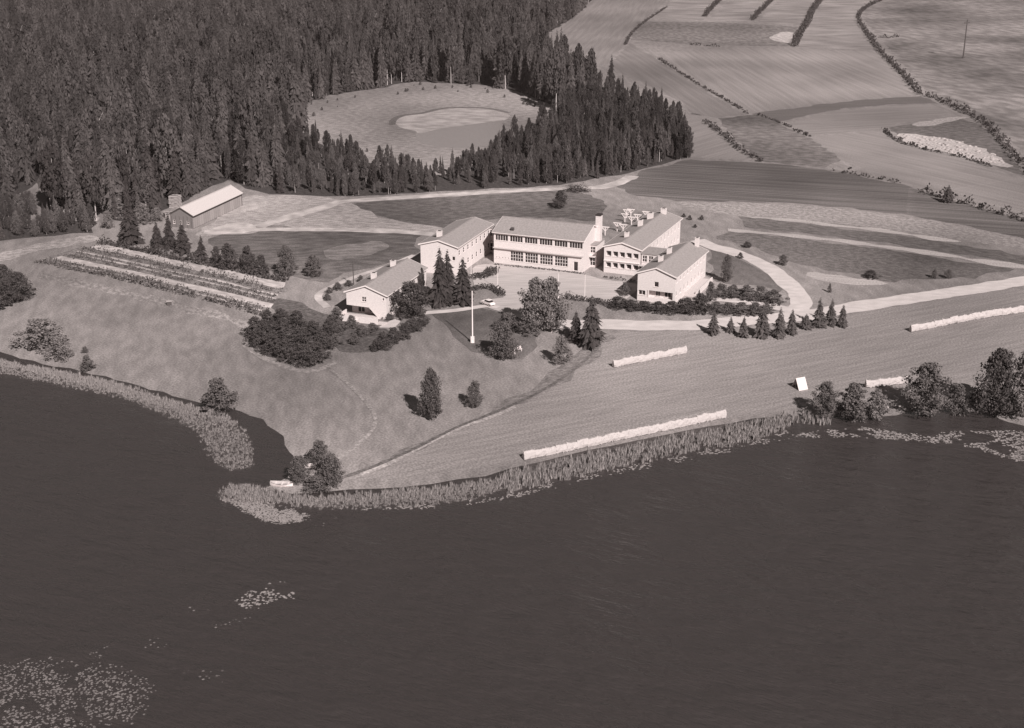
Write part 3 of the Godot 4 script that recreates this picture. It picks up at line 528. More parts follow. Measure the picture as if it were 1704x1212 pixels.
# a sheet draped on the ground: the outline cut by every triangle of the ground below it
func sheet(called: String, outline: PackedVector2Array, layer: int, mat: Material, turn := 0.0, amount := 0.5, flat_y := INF) -> MeshInstance3D:
	var b := MB.new()
	var lo := outline[0]
	var hi := outline[0]
	for q in outline:
		lo = lo.min(q); hi = hi.max(q)
	var lift := 0.012 * layer
	if not Geometry2D.is_polygon_clockwise(outline): outline.reverse()
	for i in range(cell(XS, lo.x), cell(XS, hi.x) + 1):
		var column := Geometry2D.intersect_polygons(outline, PackedVector2Array([Vector2(XS[i], lo.y - 1), Vector2(XS[i], hi.y + 1), Vector2(XS[i + 1], hi.y + 1), Vector2(XS[i + 1], lo.y - 1)]))
		for piece in column:
			if piece.size() < 3: continue
			var l2 := piece[0].y
			var h2 := piece[0].y
			for q in piece: l2 = minf(l2, q.y); h2 = maxf(h2, q.y)
			for j in range(cell(ZS, l2), cell(ZS, h2) + 1):
				var a := Vector2(XS[i], ZS[j])
				var c := Vector2(XS[i + 1], ZS[j + 1])
				for tri in [PackedVector2Array([a, Vector2(c.x, a.y), Vector2(a.x, c.y)]), PackedVector2Array([Vector2(c.x, a.y), c, Vector2(a.x, c.y)])]:
					for bit in Geometry2D.intersect_polygons(piece, tri):
						if bit.size() < 3: continue
						var ids := Geometry2D.triangulate_polygon(bit)
						for k in range(0, ids.size(), 3):
							var p0 := bit[ids[k]]
							var p1 := bit[ids[k + 1]]
							var p2 := bit[ids[k + 2]]
							if (p1 - p0).cross(p2 - p0) < 0.0:
								var sw := p1
								p1 = p2; p2 = sw
							for q in [p0, p1, p2]: ground_vertex(b, q, lift, turn, amount)
	if flat_y != INF:
		for k in b.v.size(): b.v[k].y = flat_y
	var o := obj(called, b.mesh(), mat)
	o.set_meta("kind", "structure")
	return o
func ribbon(line: PackedVector2Array, width: float) -> PackedVector2Array:
	var l := PackedVector2Array()
	var r := PackedVector2Array()
	for i in line.size():
		var d := (line[mini(i + 1, line.size() - 1)] - line[maxi(i - 1, 0)]).normalized().orthogonal()
		var w := width * (0.5 + 0.06 * tone.get_noise_2d(line[i].x * 4.0, line[i].y * 4.0))
		l.append(line[i] + d * w); r.append(line[i] - d * w)
	r.reverse()
	l.append_array(r)
	return l
func field(called: String, key: String, layer: int, value: float, tex: String, scale: Vector2, turn := 0.0, amount := 0.4, round_it := true) -> void:
	var p := pts(D[key])
	if round_it: p = smooth_poly(p, true)
	p = ragged(p, 2.2, 2.5)
	sheet(called, p, layer, ground_mat(key, value, tex, scale, 0.055, "grain" if value < 0.42 else "fine"), turn, amount)

func build_ground() -> void:
	tone.seed = 11
	tone.frequency = 0.012
	tone.fractal_octaves = 4
	grid_lines()
	var shore := pts(SHORE)
	var lake := shore.duplicate()
	lake.append(Vector2(shore[-1].x, 90)); lake.append(Vector2(shore[0].x, 90))
	for z in ZS:
		for x in XS: HS.append(shape_height(x, z, shore, lake))
	var b := MB.new()
	for j in ZS.size() - 1:
		for i in XS.size() - 1:
			var a := Vector2(XS[i], ZS[j])
			var c := Vector2(XS[i + 1], ZS[j + 1])
			for q in [a, Vector2(c.x, a.y), Vector2(a.x, c.y), Vector2(c.x, a.y), c, Vector2(a.x, c.y)]: ground_vertex(b, q, 0.0, 0.15, 0.55)
	var o := obj("ground", b.mesh(), ground_mat("meadow_grass", 0.226, "mottle", Vector2(0.030, 0.011)))
	o.set_meta("kind", "structure")
	# lake
	var w := StandardMaterial3D.new()
	w.resource_name = "lake_water"
	w.albedo_color = srgb(0.036)
	w.roughness = 0.5
	w.roughness_texture = TEX.gust
	w.roughness_texture_channel = BaseMaterial3D.TEXTURE_CHANNEL_RED
	w.metallic_specular = 0.5
	var f := FastNoiseLite.new()
	f.seed = 21
	f.frequency = 0.012
	f.fractal_octaves = 7
	f.fractal_gain = 0.62
	var im := f.get_seamless_image(512, 1024)
	im.resize(1024, 1024)
	im.bump_map_to_normal_map(14.0)
	w.normal_enabled = true
	w.normal_texture = ImageTexture.create_from_image(im)
	w.normal_scale = 0.5
	w.uv1_scale = Vector3(0.016, 0.024, 1)
	var wb := MB.new()
	var turn := -0.5
	for q in [Vector2(-420, -290), Vector2(420, -290), Vector2(-420, 90), Vector2(420, -290), Vector2(420, 90), Vector2(-420, 90)]:
		wb.v.append(Vector3(q.x, 0, q.y)); wb.n.append(Vector3.UP); wb.c.append(Color.WHITE); wb.t.append(q.rotated(turn))
	o = obj("lake", wb.mesh(), w)
	o.set_meta("kind", "structure")
	# pond in the bog
	var bog := smooth_poly(pts(D.bog), true)
	sheet("bog", ragged(bog, 2.5, 4.0), 2, ground_mat("bog_grass", 0.22, "rough", Vector2(0.02, 0.04)), 0.2, 0.6)
	var wp := plain("pond_water", 0.26, 0.2)
	wp.metallic_specular = 0.5
	wp.normal_enabled = true
	wp.normal_texture = w.normal_texture
	wp.normal_scale = 0.15
	wp.vertex_color_use_as_albedo = false
	sheet("pond", ragged(smooth_poly(pts(D.pond), true), 1.2, 3.0), 3, wp)
	sheet("pond_bank", ribbon(smooth_poly(pts(D.pond_bank), false, 4), 2.4), 5, ground_mat("sedge", 0.13, "rough", Vector2(0.05, 0.05)), 0.0, 0.5)
	var overlay := sheet("pond_overlay", ragged(smooth_poly(pts(D.pond_overlay), true), 1.2, 3.0), 4, ground_mat("pond_overlay", 0.30, "blotch", Vector2(0.02, 0.03)), 0.0, 0.15)  # paler matte sheet over the far half of the pond
	overlay.set_meta("kind", "stuff")
	tag(overlay, "pale sheet covering the far half of the forest pond", "pond weed", "", "stuff")

func build_fields() -> void:
	var S := Vector2(0.012, 0.06)
	field("hay_field", "hay_meadow", 1, 0.240, "streak", Vector2(0.014, 0.045), 0.47, 0.42)
	field("grass_bank", "dark_bank", 2, 0.170, "rough", Vector2(0.03, 0.06), 0.5, 0.4)
	field("lawn", "lawn", 1, 0.145, "mottle", Vector2(0.03, 0.02), 0.0, 0.8, false)
	field("lawn", "loop_lawn", 1, 0.13, "mottle", Vector2(0.03, 0.02), 0.0, 0.5)
	field("pasture", "pasture", 1, 0.131, "rough", Vector2(0.012, 0.03), 0.1, 1.0)
	field("crop_field", "dark_field", 1, 0.12, "rough", Vector2(0.02, 0.03), 0.1, 0.5, false)
	field("sand_yard", "sand_yard", 2, 0.329, "rough", Vector2(0.02, 0.05), 0.1, 0.5)
	field("stubble_field", "far_light", 1, 0.200, "streak", Vector2(0.004, 0.02), 1.42, 0.3, false)
	for k in ["strip_one", "strip_two", "strip_three", "strip_four"]: field("strip_field", k, 1, 0.231, "blotch", Vector2(0.006, 0.012), 0.0, 0.25, false)
	field("crop_field", "dark_strip", 2, 0.16, "rough", Vector2(0.02, 0.008), 0.0, 0.4, false)
	field("bare_patch", "bare_patch", 3, 0.384, "rough", Vector2(0.02, 0.02))
	field("stubble_field", "mid_field", 1, 0.231, "streak", Vector2(0.003, 0.02), -1.5, 0.5, false)
	field("grass_field", "mid_field_west", 1, 0.185, "streak", Vector2(0.003, 0.02), -1.45, 0.4, false)
	field("grass_field", "dark_patch", 2, 0.142, "rough", Vector2(0.02, 0.015), 0.9, 0.8, false)
	field("grass_strip", "grass_band", 3, 0.131, "streak", Vector2(0.01, 0.04), 0.1, 0.3, false)
	field("grass_field", "curve_field", 2, 0.215, "streak", Vector2(0.005, 0.02), 0.2, 0.4, false)
	field("grass_field", "east_field", 1, 0.185, "rough", Vector2(0.012, 0.005), 0.3, 0.8, false)
	field("rough_ground", "spoil_dark", 3, 0.13, "rough", Vector2(0.02, 0.03), 0.0, 0.5, false)
	field("gravel_bank", "spoil_stone", 4, 0.466, "rough", Vector2(0.05, 0.05), 0.0, 0.6)
	field("gravel_bank", "spoil_ridge", 4, 0.339, "rough", Vector2(0.05, 0.05), 0.0, 0.6)
	field("stubble_field", "slope_field", 1, 0.224, "streak", Vector2(0.004, 0.02), -1.02, 0.4, false)
	field("stubble_field", "wood_edge_field", 1, 0.208, "streak", Vector2(0.006, 0.03), 0.9, 0.2, false)
	field("ploughed_field", "ploughed", 2, 0.125, "furrow", Vector2(0.006, 0.045), -0.29, 0.5, false)
	field("stubble_field", "stubble", 3, 0.254, "rough", Vector2(0.04, 0.05), -0.45, 0.5, false)
	field("crop_field", "dark_crop", 2, 0.14, "rough", Vector2(0.02, 0.05), -0.5, 0.6, false)
	field("grass_strip", "pale_strip", 4, 0.366, "streak", S, -0.25, 0.2, false)
	field("farm_track", "crop_track", 4, 0.384, "streak", S, -0.25, 0.3, false)
	field("crop_field", "dark_crop_east", 2, 0.14, "rough", Vector2(0.03, 0.05), -0.5, 0.8, false)
	field("rough_ground", "orchard_soil", 1, 0.108, "rough", Vector2(0.05, 0.05), 0.0, 0.4)
	field("vegetable_plot", "potato_plot", 1, 0.26, "rough", Vector2(0.06, 0.03), 0.4, 1.2, false)
	field("grass_strip", "pale_wedge", 1, 0.366, "streak", S, -0.2, 0.2)
	for o in [sheet("forest_floor", ragged(pts(D.forest), 2.0, 4.0), 1, ground_mat("forest_floor", 0.06, "rough", Vector2(0.05, 0.05)), 0.0, 0.3)]: o.set_meta("kind", "structure")
	field("sand_patch", "sand_patch_a", 4, 0.459, "blotch", Vector2(0.03, 0.03))
	field("sand_patch", "sand_patch_b", 4, 0.419, "blotch", Vector2(0.03, 0.03))
	field("sand_patch", "sand_bank", 2, 0.359, "rough", Vector2(0.03, 0.03))
	field("grass_strip", "pasture_light", 2, 0.208, "rough", Vector2(0.012, 0.03), 0.1, 0.8)
	# gravel
	var gravel := ground_mat("gravel", 0.50, "wall", Vector2(0.03, 0.03), 0.12, "fine")
	var dirt := ground_mat("dirt_track", 0.42, "blotch", Vector2(0.03, 0.03), 0.12, "fine")
	var asphalt := ground_mat("court_gravel", 0.42, "streak", Vector2(0.02, 0.05), 0.12, "fine")
	sheet("gravel_road", ragged(ribbon(smooth_poly(pts(D.main_road), false, 5), 5.4), 0.7, 0.9), 5, gravel, 0.0, 0.12)
	sheet("gravel_drive", ragged(ribbon(smooth_poly(pts(D.loop_drive), false, 5), 4.4), 0.7, 0.9), 6, gravel, 0.0, 0.12)
	sheet("garden_path", ragged(ribbon(smooth_poly(pts(D.garden_path), false, 4), 3.0), 0.7, 0.9), 7, gravel, 0.0, 0.12)
	sheet("forecourt", ragged(smooth_poly(pts(D.forecourt), true, 2), 0.3, 2.0), 8, asphalt, 0.1, 0.15)
	sheet("foot_path", ribbon(smooth_poly(pts(D.foot_path), false, 4), 1.9), 9, gravel, 0.0, 0.12)
	sheet("patio", pts(D.a_patio), 6, gravel, 0.0, 0.1)
	sheet("farm_track", ragged(ribbon(smooth_poly(pts(D.farm_track), false, 4), 3.4), 0.7, 0.9), 5, dirt, 0.0, 0.3)
	sheet("forest_track", ragged(ribbon(smooth_poly(pts(D.forest_track), false, 4), 4.0), 0.7, 0.9), 6, dirt, 0.0, 0.3)
	sheet("farm_track", ragged(ribbon(smooth_poly(pts(D.west_track), false, 4), 6.0), 1.4, 1.0), 5, ground_mat("worn_track", 0.32, "rough", Vector2(0.03, 0.04)), 0.0, 0.8)
	sheet("garden_path", ribbon(smooth_poly(pts(D.border_path), false, 4), 1.6), 5, dirt, 0.0, 0.3)
	var pale_edge := ground_mat("worn_edge", 0.33, "rough", Vector2(0.06, 0.06))
	var dark_edge := ground_mat("rank_grass", 0.12, "rough", Vector2(0.06, 0.06))
	sheet("field_edge", ribbon(smooth_poly(pts(D.meadow_edge), false, 4), 0.9), 5, pale_edge, 0.0, 0.8)
	sheet("field_edge", ribbon(smooth_poly(pts(D.meadow_ditch), false, 4), 0.7), 6, dark_edge, 0.0, 0.6)
	sheet("trodden_path", ribbon(smooth_poly(pts(D.trodden), false, 4), 0.7), 5, ground_mat("trodden_grass", 0.27, "rough", Vector2(0.06, 0.06)), 0.0, 0.8)
	sheet("field_edge", ribbon(smooth_poly(pts(D.orchard_edge), false, 4), 1.6), 5, pale_edge, 0.0, 0.8)
	sheet("vegetable_plot", ribbon(smooth_poly(pts(D.row_b), false, 4), 9.0), 2, ground_mat("garden_soil", 0.20, "rough", Vector2(0.03, 0.09)), -0.62, 0.6)
	var pale_soil := ground_mat("pale_soil", 0.43, "blotch", Vector2(0.04, 0.09), 0.12, "fine")
	for a in [[0.04, 0.24], [0.40, 0.45], [0.52, 0.55], [0.68, 0.82], [0.90, 0.93]]:
		var up := garden_line(a[0])
		var down := garden_line(a[1])
		down.reverse()
		up.append_array(down)
		sheet("garden_path", ragged(up, 0.5, 1.2), 4, pale_soil, -0.62, 0.5)

func garden_line(t: float) -> PackedVector2Array:
	var a := smooth_poly(pts(D.hedge_top), false, 4)
	var b := smooth_poly(pts(D.hedge_bottom), false, 4)
	var out := PackedVector2Array()
	for i in 24:
		var f := i / 23.0 * 0.96 + 0.02
		var p := a[mini(int(f * (a.size() - 1)), a.size() - 2)].lerp(a[mini(int(f * (a.size() - 1)) + 1, a.size() - 1)], fmod(f * (a.size() - 1), 1.0))
		var q := b[mini(int(f * (b.size() - 1)), b.size() - 2)].lerp(b[mini(int(f * (b.size() - 1)) + 1, b.size() - 1)], fmod(f * (b.size() - 1), 1.0))
		out.append(p.lerp(q, t))
	return out

# ------------------------------------------------------------------ plants
func shade(r: RandomNumberGenerator, lo := 0.65, hi := 1.35) -> Color:
	var k := minf(1.0, r.randf_range(lo, hi) * 0.72)
	return Color(k, k, k)
func spruce_crown(sd: int, h: float, rad: float, whorls: int, low: float) -> MB:
	var r := RandomNumberGenerator.new()
	r.seed = sd
	var b := MB.new()
	for i in whorls:
		var t := (i + r.randf_range(-0.3, 0.3)) / whorls
		t = clampf(t, 0.0, 0.995)
		var y := h * (low + (1.0 - low) * t)
		var reach := rad * (pow(1.0 - t, 0.8) * (1.0 if t > 0.1 else 0.8) + 0.035)
		var k := 9 if t < 0.7 else 6
		var a0 := r.randf() * TAU
		for j in k:
			var a := a0 + TAU * j / k + r.randf_range(-0.3, 0.3)
			if r.randf() < 0.1: continue
			var len := reach * r.randf_range(0.42, 1.35)
			var d := Vector3(cos(a), 0, sin(a))
			var s := Vector3(-d.z, 0, d.x)
			var root := Vector3(0, y, 0)
			var drop := len * r.randf_range(0.15, 0.5)
			var mid := root + d * len * 0.55 - Vector3(0, drop * 0.35, 0)
			var tip := root + d * len - Vector3(0, drop, 0)
			var wd := len * r.randf_range(0.17, 0.27)
			var dr := Vector3(0, -wd * 0.6, 0)
			var col := shade(r, 0.8, 1.3)
			b.tri(root, mid + s * wd + dr, mid, col); b.tri(root, mid, mid - s * wd + dr, col)
			b.tri(mid, mid + s * wd + dr, tip, col); b.tri(mid, tip, mid - s * wd + dr, col)
			var q := mid + d * len * 0.1
			b.tri(q + s * wd * 0.5, q - s * wd * 0.5, q + Vector3(0, -wd * 1.3, 0) + s * r.randf_range(-0.2, 0.2), shade(r))
	return b
func leaf_cloud(b: MB, r: RandomNumberGenerator, at: Vector3, size: Vector3, count: int, leaf: float) -> void:
	for i in count:
		var d := Vector3(r.randfn(), r.randfn(), r.randfn()).normalized()
		var p := at + d * size * pow(r.randf(), 0.45)
		var nn := (d + Vector3(r.randf_range(-1, 1), r.randf_range(-0.6, 1), r.randf_range(-1, 1))).normalized()
		var u := nn.cross(Vector3(r.randf_range(-1, 1), r.randf_range(-1, 1), r.randf_range(-1, 1))).normalized()
		var w := nn.cross(u)
		var s := leaf * r.randf_range(0.6, 1.3)
		var col := shade(r, 0.82, 1.2)
		b.tri(p - u * s, p + w * s * 0.8, p + u * s, col)
		b.tri(p - u * s, p + u * s, p - w * s * 0.7, col)
# crown of unit height and unit width: clumps spread through an egg-shaped volume
func leafy_crown(sd: int, clumps: int, per: int, low: float, top_heavy: float, leaf: float) -> MB:
	var r := RandomNumberGenerator.new()
	r.seed = sd
	var b := MB.new()
	for i in clumps:
		var t := (i + r.randf()) / clumps
		var y := low + (0.97 - low) * t
		var prof := pow(sin(PI * clampf(pow(t, top_heavy) * 0.86 + 0.12, 0.0, 1.0)), 0.7)
		var a := i * 2.39996 + r.randf_range(-0.5, 0.5)
		var rr := 0.40 * prof * sqrt(r.randf_range(0.12, 1.0)) * (r.randf_range(0.5, 1.28))
		var c := Vector3(cos(a) * rr, y, sin(a) * rr)
		var s := r.randf_range(0.06, 0.16) * (0.55 + 0.6 * prof)
		leaf_cloud(b, r, c, Vector3(s, s * 0.75, s), per, leaf)
	return b
func trunk_mesh(sd: int, top: float, rad: float, limbs: int) -> MB:
	var r := RandomNumberGenerator.new()
	r.seed = sd
	var b := MB.new()
	var bend := Vector3(r.randf_range(-0.02, 0.02), 0, r.randf_range(-0.02, 0.02))
	b.tube(Vector3(0, -0.03, 0), Vector3(0, top * 0.5, 0) + bend, rad, rad * 0.7)
	b.tube(Vector3(0, top * 0.5, 0) + bend, Vector3(0, top, 0), rad * 0.7, rad * 0.25)
	for i in limbs:
		var a := i * 2.4 + r.randf()
		var y := top * r.randf_range(0.4, 0.8)
		b.tube(Vector3(0, y, 0), Vector3(cos(a) * 0.28, y + 0.2, sin(a) * 0.28), rad * 0.4, rad * 0.12, 5)
	return b
var CROWN := {}
func make_plants() -> void:
	for i in 5: CROWN["spruce%d" % i] = [spruce_crown(40 + i, 1.0, 0.5, 36, 0.10 + 0.02 * i).mesh(), trunk_mesh(60 + i, 0.5, 0.018, 0).mesh()]
	for i in 3: CROWN["pine%d" % i] = [leafy_crown(80 + i, 50, 34, 0.32, 0.85, 0.042).mesh(), trunk_mesh(90 + i, 0.8, 0.02, 5).mesh()]
	for i in 4: CROWN["tree%d" % i] = [leafy_crown(100 + i, 76, 80, 0.08, 0.75, 0.02).mesh(), trunk_mesh(110 + i, 0.7, 0.028, 6).mesh()]
	for i in 4: CROWN["birch%d" % i] = [leafy_crown(120 + i, 90, 76, 0.12, 0.7, 0.02).mesh(), trunk_mesh(130 + i, 0.8, 0.018, 6).mesh()]
	for i in 4: CROWN["shrub%d" % i] = [leafy_crown(140 + i, 52, 64, 0.04, 0.55, 0.026).mesh(), trunk_mesh(150 + i, 0.5, 0.03, 6).mesh()]
	for i in 2: CROWN["juniper%d" % i] = [leafy_crown(160 + i, 40, 24, 0.03, 0.6, 0.06).mesh(), trunk_mesh(165 + i, 0.6, 0.04, 0).mesh()]
func grow(called: String, label: String, category: String, group: String, proto: String, tint: StandardMaterial3D, bark: StandardMaterial3D, x: float, z: float, h: float, w: float, turn: float) -> Node3D:
	var o := thing(called, label, category, x, z, turn, group)
	o.scale = Vector3(w, h, w)
	obj("crown", CROWN[proto][0], tint, o)
	obj("trunk", CROWN[proto][1], bark, o)
	return o
func build_plants() -> void:
	var r := RandomNumberGenerator.new()
	r.seed = 5
	for p in PLANTS:
		var kind: String = p[0]
		var k := r.randi()
		var label: String = p[1]
		var dark := label.contains("dark")
		var tint: StandardMaterial3D = M.leaf[1 if dark else (2 if label.contains("pale") or label.contains("grey") else 0)]
		var called := kind
		var cat := "tree"
		var proto := "tree%d" % (k % 4)
		var bark: StandardMaterial3D = M.bark
		match kind:
			"spruce_tree": proto = "spruce%d" % (k % 5); tint = M.spruce[1 if dark else 0]
			"young_spruce": proto = "spruce%d" % (k % 5); tint = M.spruce[2]; called = "spruce_tree"; p = p.duplicate(); p[5] *= 1.15
			"pine_tree": proto = "birch%d" % (k % 4); tint = M.spruce[2]
			"birch_tree": proto = "birch%d" % (k % 4); tint = M.leaf[2]; bark = M.birch_bark
			"shrub": proto = "shrub%d" % (k % 4); cat = "shrub"
			"juniper": proto = "juniper0"; cat = "shrub"; tint = M.leaf[1]
		var w: float = p[5]
		grow(called, label, cat, p[6], proto, tint, bark, p[2], p[3], p[4], w * (1.12 if kind != "spruce_tree" else 1.05), r.randf() * TAU)

func hedge(called: String, label: String, line: PackedVector2Array, width: float, height: float, tint: StandardMaterial3D, sd: int, dense := 26.0, leaf := 0.22, uneven := 0.5, group := "") -> void:
	var r := RandomNumberGenerator.new()
	r.seed = sd
	var o := thing(called, label, "hedge", line[0].x, line[0].y, 0.0, group)
	var b := MB.new()
	var stems := MB.new()
	for i in line.size() - 1:
		var len := line[i].distance_to(line[i + 1])
		var n := int(len * dense * width * 0.6)
		var side := (line[i + 1] - line[i]).normalized().orthogonal()
		for k in n:
			var f := r.randf()
			var q := line[i].lerp(line[i + 1], f) + side * width * 0.5 * r.randf_range(-1, 1)
			var hh := height * (1.0 + uneven * tone.get_noise_2d(q.x * 14.0, q.y * 14.0) * 2.0)
			if hh < 0.12: continue
			var y := ht(q.x, q.y) - o.position.y + hh * sqrt(r.randf())
			leaf_cloud(b, r, Vector3(q.x - o.position.x, y, q.y - o.position.z), Vector3.ONE * leaf * 0.8, 2, leaf)
		for k in maxi(1, int(len / 1.5)):
			var q2 := line[i].lerp(line[i + 1], (k + 0.5) / maxi(1, int(len / 1.5)))
			var y2 := ht(q2.x, q2.y) - o.position.y
			stems.tube(Vector3(q2.x - o.position.x, y2 - 0.05, q2.y - o.position.z), Vector3(q2.x - o.position.x, y2 + height * 0.6, q2.y - o.position.z), 0.04, 0.02, 4)
	part("foliage", b, tint, o)
	part("stems", stems, M.bark, o)
func build_hedges() -> void:
	hedge("hedge", "dark clipped hedge along the upper side of the kitchen garden", smooth_poly(pts(D.hedge_top), false), 2.4, 1.2, M.leaf[1], 1, 20.0, 0.22, 1.0)
	hedge("hedge", "dark berry hedge along the lower side of the kitchen garden", smooth_poly(pts(D.hedge_bottom), false), 2.2, 0.85, M.leaf[0], 2, 16.0, 0.2, 1.2)
	hedge("hedge", "low straight clipped hedge along the lake side of the forecourt", pts(D.front_hedge), 1.4, 1.0, M.leaf[1], 3, 40.0, 0.16, 0.12)
	hedge("hedge", "curved clipped hedge round the grass island by the spruces", smooth_poly(pts(D.spruce_bed_hedge), false), 1.6, 1.1, M.leaf[1], 4, 40.0, 0.16, 0.12)
	hedge("hedge", "half-round clipped hedge before the long white wing", smooth_poly(pts(D.court_hedge), false), 3.0, 1.0, M.leaf[1], 5, 40.0, 0.16, 0.12)
	hedge("flower_bed", "low planted strip along the foot of the main block", pts(D.main_bed), 0.7, 0.4, M.leaf[1], 6, 20.0, 0.16, 0.8)
	hedge("flower_bed", "low planted strip along the foot of the loggia wing", pts(D.loggia_bed), 0.7, 0.4, M.leaf[1], 7, 20.0, 0.16, 0.8)
	var i := 10
	for a in [["hr_north_a", "bushes on the boundary between the first two far strip fields", 5.0, 2.2], ["hr_north_b", "bushes on the boundary in the middle of the far strip fields", 5.0, 2.2], ["hr_north_c", "bushes running down to the bare patch in the far fields", 6.0, 2.6], ["hr_strip", "short row of bushes below the dark far strip", 2.5, 1.4], ["hr_ditch", "narrow scrub in the straight ditch across the fields", 2.0, 0.9], ["hr_ditch_low", "narrow scrub where the ditch bends into the field", 2.0, 0.9], ["hr_bank", "scrub on the short bank near the end of the wood", 3.2, 1.5], ["hr_east", "long winding hedgerow along the field with the power pole", 4.0, 2.0], ["hr_slope", "low hedgerow above the ploughed field", 2.4, 1.4], ["hr_slope_low", "bushy hedgerow around the lone spruce on the slope", 4.0, 2.2], ["hr_spur", "short scrub spur off the long winding hedgerow", 3.0, 1.6], ["hr_spoil", "scrub along the foot of the pale gravel bank", 2.4, 1.2], ["hr_track", "sparse bushes along the edge of the far light field", 2.5, 1.0]]:
		hedge("hedgerow", a[1], smooth_poly(pts(D[a[0]]), false), a[2] * 0.62, a[3] * 0.6, M.leaf[1], i, 5.0, 0.36, 1.5)
		i += 1
	for a in [[0.28, "row of tall bushy vegetables beside the broad pale path", 1.5, 0.8], [0.35, "second row of vegetables from the broad pale path", 1.0, 0.5], [0.48, "thin row of vegetables between two narrow paths", 0.9, 0.4], [0.60, "row of leafy vegetables in the middle beds", 1.2, 0.5], [0.65, "row of vegetables beside the lower pale path", 0.8, 0.35], [0.86, "row of vegetables just above the berry hedge", 0.9, 0.5]]:
		hedge("vegetable_row", a[1], garden_line(a[0]), a[2], a[3], M.leaf[0], i, 14.0, 0.16, 1.3)
		i += 1

